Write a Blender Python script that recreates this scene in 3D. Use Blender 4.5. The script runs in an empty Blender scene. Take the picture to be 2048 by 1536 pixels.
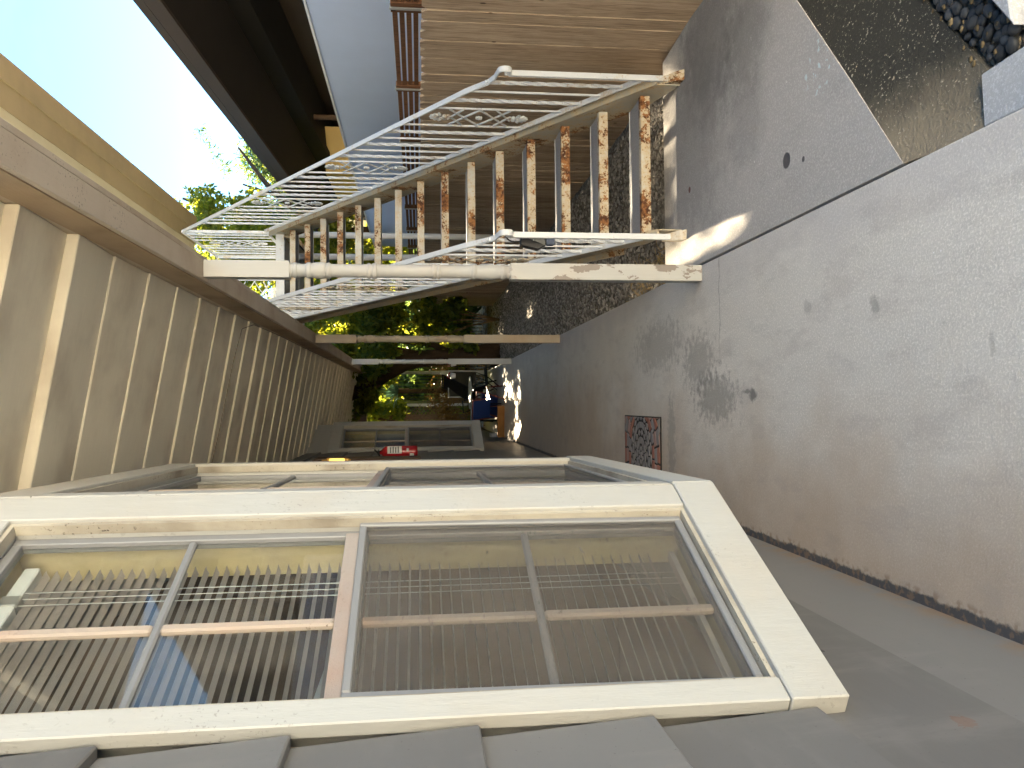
import bpy, bmesh, math, random
import numpy as np
from mathutils import Vector, Matrix

rnd = random.Random(7)
S = bpy.context.scene
COL = S.collection

# ------------------------------------------------------------------ camera
cam_data = bpy.data.cameras.new('camera')
cam = bpy.data.objects.new('camera', cam_data)
COL.objects.link(cam)
Rv = Vector((0.99968424, -0.02437441, -0.00610751))
Uv = Vector((0.00883333, 0.11334100, 0.99351688))
Fv = Vector((0.02352415, 0.99325712, -0.11352052))
X_, Y_, Z_ = -Uv, Rv, -Fv            # the photograph was taken with the phone turned on its side
cam.matrix_world = Matrix(((X_.x, Y_.x, Z_.x, 0), (X_.y, Y_.y, Z_.y, 0), (X_.z, Y_.z, Z_.z, 1.55), (0, 0, 0, 1)))
cam_data.sensor_width = 36.0
cam_data.lens = 36.0 * 1630 / 2048
cam_data.clip_start = 0.05
cam_data.clip_end = 600
S.camera = cam
S.render.resolution_x, S.render.resolution_y = 1024, 768

# ------------------------------------------------------------------ light
SUN_EL = math.radians(23.0)
SUN_AZ = math.radians(0.6)           # clockwise from +Y
sun_dir = Vector((math.sin(SUN_AZ) * math.cos(SUN_EL), math.cos(SUN_AZ) * math.cos(SUN_EL), math.sin(SUN_EL)))
world = bpy.data.worlds.new('World')
S.world = world
world.use_nodes = True
wn = world.node_tree.nodes
wl = world.node_tree.links
for n in list(wn):
    wn.remove(n)
w_out = wn.new('ShaderNodeOutputWorld')
w_bg = wn.new('ShaderNodeBackground')
sky = wn.new('ShaderNodeTexSky')
sky.sky_type = 'NISHITA'
sky.sun_disc = False
sky.sun_elevation = SUN_EL
sky.sun_rotation = SUN_AZ
sky.air_density = 0.3
sky.dust_density = 0.0
sky.ozone_density = 1.0
w_bg.inputs['Strength'].default_value = 0.08
# the phone's shade white balance
w_wb = wn.new('ShaderNodeMix'); w_wb.data_type = 'RGBA'; w_wb.blend_type = 'MULTIPLY'; w_wb.inputs[0].default_value = 1.0
w_wb.inputs[7].default_value = (0.72, 0.90, 0.80, 1)
# faint streaks of high cloud all over the sky
w_tc = wn.new('ShaderNodeTexCoord'); w_mp = wn.new('ShaderNodeMapping'); w_mp.inputs['Scale'].default_value = (2.2, 2.2, 5.0)
w_nz = wn.new('ShaderNodeTexNoise'); w_nz.inputs['Scale'].default_value = 2.4; w_nz.inputs['Detail'].default_value = 8; w_nz.inputs['Roughness'].default_value = 0.6; w_nz.inputs['Distortion'].default_value = 0.6
w_mr = wn.new('ShaderNodeMapRange'); w_mr.inputs[1].default_value = 0.40; w_mr.inputs[2].default_value = 0.72; w_mr.inputs[3].default_value = 0.0; w_mr.inputs[4].default_value = 0.30
w_cl = wn.new('ShaderNodeMix'); w_cl.data_type = 'RGBA'; w_cl.inputs[7].default_value = (1.0, 1.35, 1.75, 1)
wl.new(w_tc.outputs['Generated'], w_mp.inputs[0]); wl.new(w_mp.outputs[0], w_nz.inputs['Vector']); wl.new(w_nz.outputs[0], w_mr.inputs[0]); wl.new(w_mr.outputs[0], w_cl.inputs[0])
wl.new(sky.outputs[0], w_cl.inputs[6]); wl.new(w_cl.outputs[2], w_wb.inputs[6]); wl.new(w_wb.outputs[2], w_bg.inputs['Color'])
wl.new(w_bg.outputs[0], w_out.inputs['Surface'])
sun_data = bpy.data.lights.new('sun', 'SUN')
sun_data.energy = 5.0
sun_data.angle = math.radians(0.5)
sun_data.color = (1.0, 0.82, 0.56)
sun = bpy.data.objects.new('sun', sun_data)
COL.objects.link(sun)
sun.rotation_euler = sun_dir.to_track_quat('Z', 'Y').to_euler()
S.view_settings.view_transform = 'Standard'
S.view_settings.look = 'None'
S.view_settings.gamma = 1.0
S.view_settings.exposure = 3.9
S.render.engine = 'CYCLES'
S.cycles.max_bounces = 8
S.cycles.diffuse_bounces = 5
S.cycles.transparent_max_bounces = 24

# ------------------------------------------------------------------ helpers
def tag(o, label=None, cat=None, group=None, kind=None):
    if label: o['label'] = label
    if cat: o['category'] = cat
    if group: o['group'] = group
    if kind: o['kind'] = kind
    return o

def thing(name, label, cat, loc=(0, 0, 0), group=None):
    o = bpy.data.objects.new(name, None)
    o.empty_display_size = 0.1
    COL.objects.link(o)
    o.location = loc
    return tag(o, label, cat, group)

class MB:
    """collects world-space geometry; build() links it as one object"""
    def __init__(s):
        s.v, s.f, s.sm = [], [], []
    def add(s, vs, fs, smooth=False):
        b = len(s.v)
        s.v += [tuple(v) for v in vs]
        for f in fs:
            s.f.append(tuple(i + b for i in f)); s.sm.append(smooth)
        return s
    def hexa(s, p):      # 8 points: bottom 0-3 ccw, top 4-7
        return s.add(p, [(3, 2, 1, 0), (4, 5, 6, 7), (0, 1, 5, 4), (1, 2, 6, 5), (2, 3, 7, 6), (3, 0, 4, 7)])
    def box(s, x0, x1, y0, y1, z0, z1):
        return s.hexa([(x0, y0, z0), (x1, y0, z0), (x1, y1, z0), (x0, y1, z0), (x0, y0, z1), (x1, y0, z1), (x1, y1, z1), (x0, y1, z1)])
    def obox(s, o, a, b, c):     # oriented box from corner o with edge vectors
        o, a, b, c = map(Vector, (o, a, b, c))
        return s.hexa([o, o + a, o + a + b, o + b, o + c, o + a + c, o + a + b + c, o + b + c])
    def bar(s, p, q, w, h, up=(0, 0, 1)):    # rectangular bar along p-q
        p, q = Vector(p), Vector(q)
        t = (q - p).normalized(); u = Vector(up)
        side = t.cross(u)
        if side.length < 1e-4: side = t.cross(Vector((1, 0, 0)))
        side.normalize(); n = side.cross(t).normalized()
        a, b = side * w / 2, n * h / 2
        return s.hexa([p - a - b, p + a - b, q + a - b, q - a - b, p - a + b, p + a + b, q + a + b, q - a + b])
    def tube(s, pts, r, n=8, cap=True):
        pts = [Vector(p) for p in pts]
        rr = r if isinstance(r, (list, tuple)) else [r] * len(pts)
        vs = []
        ref = None
        for i, p in enumerate(pts):
            t = (pts[min(i + 1, len(pts) - 1)] - pts[max(i - 1, 0)]).normalized()
            if ref is None:
                ref = t.orthogonal().normalized()
            ref = (ref - t * ref.dot(t)).normalized()
            bi = t.cross(ref)
            for k in range(n):
                a = 2 * math.pi * k / n
                vs.append(p + (ref * math.cos(a) + bi * math.sin(a)) * rr[i])
        fs = []
        for i in range(len(pts) - 1):
            for k in range(n):
                fs.append((i * n + k, i * n + (k + 1) % n, (i + 1) * n + (k + 1) % n, (i + 1) * n + k))
        if cap:
            fs.append(tuple(range(n - 1, -1, -1))); fs.append(tuple(range((len(pts) - 1) * n, len(pts) * n)))
        return s.add(vs, fs, True)
    def lathe(s, prof, cx, cy, n=20):    # prof: (z, r)
        vs, fs = [], []
        for z, r in prof:
            for k in range(n):
                a = 2 * math.pi * k / n
                vs.append((cx + r * math.cos(a), cy + r * math.sin(a), z))
        for i in range(len(prof) - 1):
            for k in range(n):
                fs.append((i * n + k, i * n + (k + 1) % n, (i + 1) * n + (k + 1) % n, (i + 1) * n + k))
        fs.append(tuple(range(n - 1, -1, -1))); fs.append(tuple(range((len(prof) - 1) * n, len(prof) * n)))
        return s.add(vs, fs, True)
    def ellipsoid(s, c, rx, ry, rz, nu=8, nv=5, rot=None):
        c = Vector(c); vs, fs = [], []
        vs.append(Vector((0, 0, -rz)))
        for j in range(1, nv):
            ph = -math.pi / 2 + math.pi * j / nv
            for k in range(nu):
                a = 2 * math.pi * k / nu
                vs.append(Vector((rx * math.cos(ph) * math.cos(a), ry * math.cos(ph) * math.sin(a), rz * math.sin(ph))))
        vs.append(Vector((0, 0, rz)))
        for k in range(nu):
            fs.append((0, 1 + (k + 1) % nu, 1 + k))
            for j in range(nv - 2):
                a = 1 + j * nu
                fs.append((a + k, a + (k + 1) % nu, a + nu + (k + 1) % nu, a + nu + k))
            a = 1 + (nv - 2) * nu
            fs.append((a + k, a + (k + 1) % nu, len(vs) - 1))
        if rot is not None: vs = [rot @ v for v in vs]
        return s.add([v + c for v in vs], fs, True)
    def mesh(s, name, mat):
        me = bpy.data.meshes.new(name)
        me.from_pydata(s.v, [], s.f)
        me.polygons.foreach_set('use_smooth', s.sm)
        me.materials.append(mat)
        me.update()
        return me
    def build(s, name, mat, parent=None, bevel=0.0, label=None, cat=None, group=None, kind=None, seg=1):
        o = bpy.data.objects.new(name, s.mesh(name, mat))
        COL.objects.link(o)
        if parent is not None:
            o.parent = parent
            w = Vector((0, 0, 0)); p = parent
            while p is not None:
                w += Vector(p.location); p = p.parent
            if w.length > 0: o.location = -w
        if bevel > 0:
            m = o.modifiers.new('bevel', 'BEVEL'); m.width = bevel; m.segments = seg; m.limit_method = 'ANGLE'
            m.angle_limit = math.radians(40)
        return tag(o, label, cat, group, kind)

def dup(o, parent=None, loc=None):
    c = o.copy(); COL.objects.link(c)
    if parent is not None: c.parent = parent
    if loc is not None: c.location = loc
    return c

# ------------------------------------------------------------------ materials
def lin(c):
    return tuple((x / 255 / 12.92 if x / 255 <= 0.04045 else ((x / 255 + 0.055) / 1.055) ** 2.4) for x in c)

class Mat:
    """small node builder; coordinates are world position unless said otherwise"""
    def __init__(s, name, rough=0.7, spec=0.3):
        s.m = bpy.data.materials.new(name); s.m.use_nodes = True
        s.t = s.m.node_tree
        for n in list(s.t.nodes): s.t.nodes.remove(n)
        s.out = s.t.nodes.new('ShaderNodeOutputMaterial')
        s.b = s.t.nodes.new('ShaderNodeBsdfPrincipled')
        s.t.links.new(s.b.outputs[0], s.out.inputs['Surface'])
        s.b.inputs['Roughness'].default_value = rough
        s.b.inputs['Specular IOR Level'].default_value = spec
        s.pos = s.t.nodes.new('ShaderNodeNewGeometry').outputs['Position']
    def n(s, typ, **kw):
        nd = s.t.nodes.new(typ)
        for k, v in kw.items(): setattr(nd, k, v)
        return nd
    def link(s, a, b): s.t.links.new(a, b)
    def coords(s, sc=(1, 1, 1), off=(0, 0, 0), rand=0.0):
        mp = s.n('ShaderNodeMapping'); mp.inputs['Scale'].default_value = sc; mp.inputs['Location'].default_value = off
        if rand:
            oi = s.n('ShaderNodeObjectInfo'); mu = s.n('ShaderNodeVectorMath', operation='SCALE')
            cb = s.n('ShaderNodeCombineXYZ')
            for i in range(3): s.link(oi.outputs['Random'], cb.inputs[i])
            s.link(cb.outputs[0], mu.inputs[0]); mu.inputs['Scale'].default_value = rand
            ad = s.n('ShaderNodeVectorMath', operation='ADD')
            s.link(s.pos, ad.inputs[0]); s.link(mu.outputs[0], ad.inputs[1]); s.link(ad.outputs[0], mp.inputs['Vector'])
        else:
            s.link(s.pos, mp.inputs['Vector'])
        return mp.outputs[0]
    def noise(s, scale, detail=4, rough=0.55, sc=(1, 1, 1), off=(0, 0, 0), rand=0.0, dist=0.0):
        nd = s.n('ShaderNodeTexNoise'); nd.inputs['Scale'].default_value = scale; nd.inputs['Detail'].default_value = detail
        nd.inputs['Roughness'].default_value = rough; nd.inputs['Distortion'].default_value = dist
        s.link(s.coords(sc, off, rand), nd.inputs['Vector'])
        return nd.outputs['Fac']
    def ramp(s, fac, a, b, smooth=True):
        r = s.n('ShaderNodeMapRange'); r.interpolation_type = 'SMOOTHSTEP' if smooth else 'LINEAR'
        r.inputs['From Min'].default_value = a; r.inputs['From Max'].default_value = b
        s.link(fac, r.inputs['Value']); return r.outputs[0]
    def mix(s, fac, a, b, mode='MIX'):
        m = s.n('ShaderNodeMix', data_type='RGBA', blend_type=mode)
        for v, i in ((fac, 0), (a, 6), (b, 7)):
            if isinstance(v, (int, float)): m.inputs[i].default_value = v
            elif isinstance(v, tuple): m.inputs[i].default_value = (*v[:3], 1)
            else: s.link(v, m.inputs[i])
        return m.outputs[2]
    def math(s, op, a, b=0.0, c=None):
        m = s.n('ShaderNodeMath', operation=op)
        for v, i in ((a, 0), (b, 1), (c, 2)):
            if v is None: continue
            if isinstance(v, (int, float)): m.inputs[i].default_value = v
            else: s.link(v, m.inputs[i])
        return m.outputs[0]
    def sep(s):
        x = s.n('ShaderNodeSeparateXYZ'); s.link(s.pos, x.inputs[0]); return x.outputs
    def rand(s):
        return s.n('ShaderNodeObjectInfo').outputs['Random']
    def color(s, c):
        if isinstance(c, tuple): s.b.inputs['Base Color'].default_value = (*c[:3], 1)
        else: s.link(c, s.b.inputs['Base Color'])
    def bump(s, h, strength=0.3, dist=0.01):
        bp = s.n('ShaderNodeBump'); bp.inputs['Strength'].default_value = strength; bp.inputs['Distance'].default_value = dist
        s.link(h, bp.inputs['Height']); s.link(bp.outputs[0], s.b.inputs['Normal'])
    def rough(s, f, a, b):
        r = s.n('ShaderNodeMapRange'); r.inputs['To Min'].default_value = a; r.inputs['To Max'].default_value = b
        s.link(f, r.inputs['Value']); s.link(r.outputs[0], s.b.inputs['Roughness'])

def simple(name, c, rough=0.6, var=0.12, scale=6.0, metallic=0.0, bump=0.0, spec=0.3, bscale=60):
    m = Mat(name, rough, spec)
    f = m.noise(scale, 5, rand=5.0)
    lo = tuple(x * (1 - var) for x in c); hi = tuple(min(1, x * (1 + var)) for x in c)
    m.color(m.mix(f, lo, hi))
    m.b.inputs['Metallic'].default_value = metallic
    if bump: m.bump(m.noise(bscale, 3), bump, 0.004)
    return m.m

def painted_wood(name, c, dirt=(0.16, 0.12, 0.08), amount=0.5, grain=(1, 1, 1), peel=None, spots=0.0):
    m = Mat(name, 0.55, 0.3)
    f = m.noise(2.3, 5, rand=9.0)
    g = m.noise(9.0, 5, 0.6, sc=grain, rand=9.0)
    base = m.mix(g, tuple(x * 0.93 for x in c), tuple(min(1, x * 1.04) for x in c))
    d = m.math('MULTIPLY', m.ramp(f, 0.42, 0.75), amount)
    col = m.mix(d, base, dirt)
    if spots:
        sp = m.ramp(m.noise(85, 3, 0.6, rand=9.0), 0.60, 0.66)
        area = m.ramp(m.noise(3.0, 3, rand=4.0), 0.46, 0.66)
        col = m.mix(m.math('MULTIPLY', m.math('MULTIPLY', sp, area), spots), col, (0.05, 0.035, 0.025))
    if peel is not None:
        pf = m.noise(10.0, 6, 0.62, sc=(1, 1, 0.5), off=peel)
        pk = m.ramp(pf, 0.578, 0.586)
        zl = m.ramp(m.sep()[2], 1.15, 0.95)
        pk = m.math('MULTIPLY', pk, zl)
        col = m.mix(pk, col, (0.21, 0.185, 0.165))
        m.bump(m.math('SUBTRACT', g, m.math('MULTIPLY', pk, 2.0)), 0.35, 0.002)
    else:
        m.bump(m.math('ADD', g, m.math('MULTIPLY', m.noise(60, 3, 0.6, sc=grain, rand=2.0), 0.4)), 0.5, 0.003)
    m.color(col)
    return m.m

# painted trim, cream
TRIM = painted_wood('cream_trim_paint', (0.42, 0.425, 0.405), dirt=(0.42, 0.34, 0.24), amount=0.30, grain=(6, 6, 1), spots=0.35)
TRIM_DIRTY = painted_wood('dirty_cream_bead', (0.43, 0.40, 0.33), dirt=(0.10, 0.07, 0.045), amount=0.75, grain=(9, 9, 6), spots=1.0)
CEIL = painted_wood('ceiling_paint', (0.90, 0.82, 0.65), dirt=(0.46, 0.36, 0.25), amount=0.5, grain=(0.6, 9, 3))
BEAM = painted_wood('beam_paint', (0.58, 0.50, 0.40), dirt=(0.33, 0.22, 0.13), amount=0.55, grain=(9, 0.7, 9), spots=0.7)
BEAM_IN = painted_wood('beam_side_wood', (0.42, 0.31, 0.20), dirt=(0.18, 0.11, 0.06), amount=0.7, grain=(9, 0.5, 9))
POST = painted_wood('post_paint', (0.37, 0.375, 0.365), dirt=(0.46, 0.36, 0.26), amount=0.35, grain=(8, 8, 0.8), peel=(0, 0, 0))
POST_TAN = painted_wood('tan_post_paint', (0.46, 0.40, 0.31), dirt=(0.38, 0.26, 0.16), amount=0.6, grain=(8, 8, 0.7))
POST_WHITE = painted_wood('white_post_paint', (0.58, 0.60, 0.60), dirt=(0.42, 0.40, 0.34), amount=0.3, grain=(8, 8, 0.8))
SOFFIT = painted_wood('soffit_paint', (0.58, 0.47, 0.28), dirt=(0.40, 0.32, 0.2), amount=0.4, grain=(2, 0.3, 2))
SOFFIT_LIT = painted_wood('sunlit_soffit_tone', (0.85, 0.78, 0.56), dirt=(0.6, 0.5, 0.3), amount=0.3, grain=(2, 0.3, 2))  # bright sunlit strip under the eave, put into the colour as paler paint

def siding_mat():
    m = Mat('grey_siding_paint', 0.5, 0.35)
    f = m.noise(1.6, 4, rand=6.0); g = m.noise(14, 4, 0.5, sc=(1, 0.25, 1), rand=3.0)
    c = m.mix(f, (0.135, 0.130, 0.126), (0.17, 0.165, 0.16))
    c = m.mix(m.rand(), m.mix(0.16, c, (0, 0, 0)), m.mix(0.10, c, (0.5, 0.5, 0.5)))
    c = m.mix(m.math('MULTIPLY', m.ramp(g, 0.5, 0.8), 0.35), c, (0.20, 0.19, 0.18))
    z = m.sep()[2]
    d = m.math('MULTIPLY', m.ramp(z, 0.10, 0.0), m.ramp(m.noise(12, 4), 0.4, 0.65))
    c = m.mix(m.math('MULTIPLY', d, 0.8), c, (0.24, 0.16, 0.10))
    chip = m.ramp(m.noise(5.0, 3, off=(3, 1, 2)), 0.755, 0.76)
    c = m.mix(m.math('MULTIPLY', chip, 0.8), c, (0.17, 0.09, 0.06))
    x, y, z = m.sep()
    for (sy, sz, ry, rz, cc) in ((1.53, 0.475, 0.035, 0.018, (0.15, 0.085, 0.06)), (2.02, 0.52, 0.012, 0.005, (0.03, 0.03, 0.03)), (1.05, 1.3, 0.02, 0.012, (0.16, 0.12, 0.1))):
        dy = m.math('DIVIDE', m.math('SUBTRACT', y, sy), ry); dz = m.math('DIVIDE', m.math('SUBTRACT', z, sz), rz)
        d = m.math('ADD', m.math('SQRT', m.math('ADD', m.math('MULTIPLY', dy, dy), m.math('MULTIPLY', dz, dz))), m.math('MULTIPLY', m.math('SUBTRACT', m.noise(60, 3, 0.6), 0.5), 2.0))
        c = m.mix(m.ramp(d, 1.05, 0.95), c, cc)
    c = m.mix(m.math('MULTIPLY', m.ramp(m.noise(5.5, 6, 0.65, sc=(1, 1, 0.3), off=(2, 8, 4)), 0.52, 0.70), 0.30), c, (0.24, 0.225, 0.21))
    c = m.mix(m.math('MULTIPLY', m.ramp(m.noise(120, 2, 0.5), 0.70, 0.76), 0.5), c, (0.07, 0.065, 0.06))
    m.color(c); m.bump(m.math('ADD', g, m.math('MULTIPLY', m.noise(45, 4, 0.6, sc=(1, 0.15, 1)), 0.5)), 0.25, 0.003)
    return m.m
SIDING = siding_mat()

def concrete(name, base, warm=None, scuff=1.0, fine=1.0):
    m = Mat(name, 0.82, 0.25)
    a = m.noise(0.9, 6, 0.6); b = m.noise(4.5, 6, 0.6, sc=(2.2, 0.8, 1)); fn = m.noise(120, 3, 0.75); gr = m.noise(38, 5, 0.7)
    c = m.mix(a, tuple(x * 0.92 for x in base), tuple(min(1, x * 1.18) for x in base))
    c = m.mix(m.math('MULTIPLY', m.ramp(b, 0.50, 0.74), 0.34 * scuff), c, tuple(x * 0.60 for x in base))
    c = m.mix(m.math('MULTIPLY', m.ramp(m.noise(2.1, 5, 0.65, sc=(3.2, 0.7, 1), off=(5, 2, 0)), 0.53, 0.72), 0.5 * scuff), c, tuple(min(1, x * 1.32) for x in base))
    c = m.mix(m.math('MULTIPLY', m.ramp(fn, 0.30, 0.62), 0.62 * fine), c, m.mix(m.ramp(fn, 0.40, 0.66), tuple(x * 0.62 for x in base), tuple(min(1, x * 1.45) for x in base)))
    c = m.mix(m.math('MULTIPLY', m.ramp(gr, 0.60, 0.72), 0.35), c, tuple(x * 0.5 for x in base))
    c = m.mix(m.ramp(m.noise(55, 2, 0.5, off=(1, 7, 3)), 0.755, 0.775), c, tuple(min(1, x * 1.9) for x in base))
    x, y, z = m.sep()
    if warm == 'walk':
        w = m.math('ADD', m.math('MULTIPLY', m.noise(1.3, 5, 0.6), 0.9), m.math('ADD', m.math('MULTIPLY', x, -0.80), m.math('MULTIPLY', m.ramp(y, 3.5, 9.0), 0.30)))
        c = m.mix(m.math('MULTIPLY', m.ramp(w, 0.30, 0.95), 0.80), c, m.mix(m.noise(8, 5, 0.6), (0.38, 0.285, 0.20), (0.53, 0.425, 0.325)))
        c = m.mix(m.math('MULTIPLY', m.ramp(m.noise(3.1, 5, 0.65, sc=(2.4, 0.9, 1), off=(1, 4, 2)), 0.52, 0.66), 0.20), c, (0.33, 0.29, 0.285))
        # grey wall paint smeared along the foot of the siding
        pe = m.math('ADD', x, m.math('MULTIPLY', m.math('SUBTRACT', m.noise(11, 5, 0.7), 0.5), 0.05))
        c = m.mix(m.ramp(pe, -0.600, -0.612), c, (0.085, 0.085, 0.09))
        c = m.mix(m.math('MULTIPLY', m.math('MULTIPLY', m.ramp(pe, -0.575, -0.600), m.ramp(m.noise(30, 4), 0.48, 0.62)), 0.6), c, (0.25, 0.165, 0.11))
        # pale worn strip next to the outer edge
        c = m.mix(m.math('MULTIPLY', m.ramp(m.math('ADD', x, m.math('MULTIPLY', m.noise(3.0, 5), 0.5)), 0.72, 0.98), 0.35), c, (0.45, 0.43, 0.45))
        # individual dark stains
        for (sx, sy, rx, ry, k) in ((0.03, 3.66, 0.03, 0.045, 0.95), (0.045, 3.73, 0.012, 0.05, 0.8), (0.22, 4.4, 0.16, 0.26, 0.5), (0.02, 4.15, 0.13, 0.3, 0.6), (0.37, 3.1, 0.03, 0.03, 0.3),
                                    (0.33, 2.62, 0.035, 0.03, 0.5), (0.15, 2.05, 0.03, 0.012, 0.35), (0.36, 5.2, 0.16, 0.5, 0.4), (-0.25, 4.9, 0.3, 0.08, 0.45)):
            dx = m.math('DIVIDE', m.math('SUBTRACT', x, sx), rx); dy = m.math('DIVIDE', m.math('SUBTRACT', y, sy), ry)
            d = m.math('SQRT', m.math('ADD', m.math('MULTIPLY', dx, dx), m.math('MULTIPLY', dy, dy)))
            d = m.math('ADD', d, m.math('MULTIPLY', m.math('SUBTRACT', m.noise(22, 4, 0.65), 0.5), 3.0))
            c = m.mix(m.math('MULTIPLY', m.ramp(d, 1.3, 0.5), k), c, tuple(v * 0.34 for v in base))
        # hairline crack
        cr = m.math('ABSOLUTE', m.math('SUBTRACT', m.math('ADD', y, m.math('MULTIPLY', m.noise(9, 3), 0.10)), 4.12))
        c = m.mix(m.math('MULTIPLY', m.math('MULTIPLY', m.ramp(cr, 0.011, 0.002), m.ramp(x, 0.15, 0.4)), 0.55), c, tuple(v * 0.42 for v in base))
    if warm == 'pad':
        for (sx, sy, r, k, cc) in ((1.02, 3.28, 0.035, 0.9, (0.05, 0.05, 0.06)), (0.98, 3.13, 0.012, 0.9, (0.05, 0.05, 0.06)), (1.22, 4.52, 0.018, 1.0, (0.14, 0.03, 0.015)), (1.5, 4.5, 0.60, 0.42, (0.13, 0.125, 0.13)), (1.95, 4.2, 0.45, 0.5, (0.10, 0.10, 0.11)), (1.75, 3.7, 0.28, 0.45, (0.12, 0.12, 0.12)), (1.35, 3.7, 0.22, 0.3, (0.15, 0.145, 0.145))):
            dx = m.math('SUBTRACT', x, sx); dy = m.math('SUBTRACT', y, sy)
            d = m.math('DIVIDE', m.math('SQRT', m.math('ADD', m.math('MULTIPLY', dx, dx), m.math('MULTIPLY', dy, dy))), r)
            d = m.math('ADD', d, m.math('MULTIPLY', m.math('SUBTRACT', m.noise(9, 5, 0.65), 0.5), 1.2 if r > 0.1 else 0.5))
            c = m.mix(m.math('MULTIPLY', m.ramp(d, 1.35 if r > 0.1 else 1.1, 0.45 if r > 0.1 else 0.85), k), c, cc)
        d = m.math('ADD', m.math('ABSOLUTE', m.math('SUBTRACT', x, 1.30)), m.math('ABSOLUTE', m.math('SUBTRACT', y, 2.98)))
        pk = m.math('MULTIPLY', m.ramp(m.noise(26, 4, 0.6), 0.60, 0.62), m.ramp(d, 0.22, 0.08))
        c = m.mix(pk, c, (0.55, 0.66, 0.68))
    m.color(c)
    h = m.math('ADD', m.math('MULTIPLY', fn, 0.5), m.math('ADD', gr, m.math('MULTIPLY', b, 0.6)))
    m.bump(h, 0.6, 0.005)
    return m.m
WALK = concrete('walkway_concrete', (0.62, 0.59, 0.55), 'walk')
PAD = concrete('stair_pad_concrete', (0.42, 0.405, 0.395), 'pad')
PAVER = concrete('pale_paver_concrete', (0.44, 0.45, 0.47), None, 0.4)
TREAD = concrete('tread_concrete', (0.30, 0.295, 0.30), None, 0.4)

def apron_mat():
    m = Mat('mossy_concrete', 0.85, 0.25)
    k = m.noise(1.6, 5, 0.6); g = m.noise(90, 3, 0.7); st = m.noise(7, 5, 0.65, sc=(1.0, 3.0, 1))
    x, y, z = m.sep()
    moss = m.math('ADD', m.math('MULTIPLY', k, 0.7), m.math('MULTIPLY', m.math('SUBTRACT', x, 1.15), 1.1))
    c = m.mix(m.ramp(moss, -0.05, 0.36), (0.20, 0.175, 0.135), (0.032, 0.032, 0.028))
    c = m.mix(m.math('MULTIPLY', m.ramp(st, 0.55, 0.75), 0.45), c, (0.03, 0.03, 0.027))
    c = m.mix(m.math('MULTIPLY', m.ramp(g, 0.60, 0.67), m.ramp(st, 0.66, 0.40)), c, (0.36, 0.33, 0.27))
    c = m.mix(m.ramp(m.noise(42, 3, off=(2, 9, 1)), 0.69, 0.73), c, (0.34, 0.29, 0.22))
    m.color(c); m.bump(m.math('ADD', g, st), 0.9, 0.008)
    return m.m
APRON = apron_mat()

def ground_mat():
    m = Mat('gravel_soil', 0.95, 0.1)
    a = m.noise(1.2, 5); v = m.n('ShaderNodeTexVoronoi'); v.inputs['Scale'].default_value = 38
    m.link(m.coords(), v.inputs['Vector'])
    c = m.mix(m.n('ShaderNodeSeparateColor').outputs[0] if False else m.ramp(m.noise(40, 3), 0.3, 0.7), (0.09, 0.075, 0.06), (0.30, 0.27, 0.235))
    c = m.mix(m.math('MULTIPLY', m.ramp(a, 0.5, 0.7), 0.5), c, (0.07, 0.07, 0.035))
    m.color(c); m.bump(v.outputs['Distance'], 0.9, 0.02)
    return m.m
GROUND = ground_mat()

def stone_mat(name, lo, hi, rough=0.8):
    m = Mat(name, rough, 0.3)
    isl = m.n('ShaderNodeNewGeometry').outputs['Random Per Island']
    c = m.mix(isl, lo, hi)
    c = m.mix(m.math('MULTIPLY', m.noise(60, 4), 0.5), c, tuple(x * 0.6 for x in lo))
    m.color(c); return m.m
GRAVEL = stone_mat('gravel_stones', (0.14, 0.13, 0.115), (0.52, 0.48, 0.43))
def pebble_mat():
    m = Mat('black_pebble', 0.55, 0.3)
    r = m.rand(); f = m.noise(30, 4, rand=5)
    m.color(m.mix(r, (0.020, 0.023, 0.027), (0.052, 0.056, 0.063))); m.bump(f, 0.15, 0.003)
    return m.m
PEBBLE = pebble_mat()

def fence_mat(name, a, b, c3):
    m = Mat(name, 0.85, 0.15)
    r = m.rand()
    g = m.noise(5.0, 6, 0.62, sc=(5, 5, 0.35), rand=17.0); fine = m.noise(24, 4, 0.6, sc=(6, 6, 0.25), rand=11.0)
    c = m.mix(r, a, b); c = m.mix(m.math('MULTIPLY', m.ramp(g, 0.45, 0.72), 0.55), c, c3)
    c = m.mix(m.math('MULTIPLY', m.ramp(fine, 0.5, 0.7), 0.45), c, tuple(x * 1.2 for x in b))
    c = m.mix(m.math('MULTIPLY', m.ramp(m.noise(30, 5, 0.65, sc=(7, 7, 0.16), rand=31.0), 0.50, 0.62), 0.8), c, tuple(x * 0.72 for x in c3))
    vn = m.n('ShaderNodeTexVoronoi'); vn.inputs['Scale'].default_value = 7.0
    m.link(m.coords((1, 1, 0.55), rand=13.0), vn.inputs['Vector'])
    c = m.mix(m.ramp(vn.outputs['Distance'], 0.085, 0.045), c, tuple(x * 0.35 for x in c3))
    m.color(c); m.bump(m.math('ADD', g, fine), 0.4, 0.004)
    return m.m
FENCE = fence_mat('fence_board_wood', (0.40, 0.305, 0.215), (0.52, 0.41, 0.30), (0.22, 0.15, 0.10))
TRELLIS = fence_mat('trellis_wood', (0.13, 0.062, 0.032), (0.19, 0.092, 0.048), (0.07, 0.035, 0.02))
LATTICE = fence_mat('lattice_wood', (0.16, 0.095, 0.05), (0.24, 0.15, 0.08), (0.08, 0.045, 0.025))

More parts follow.
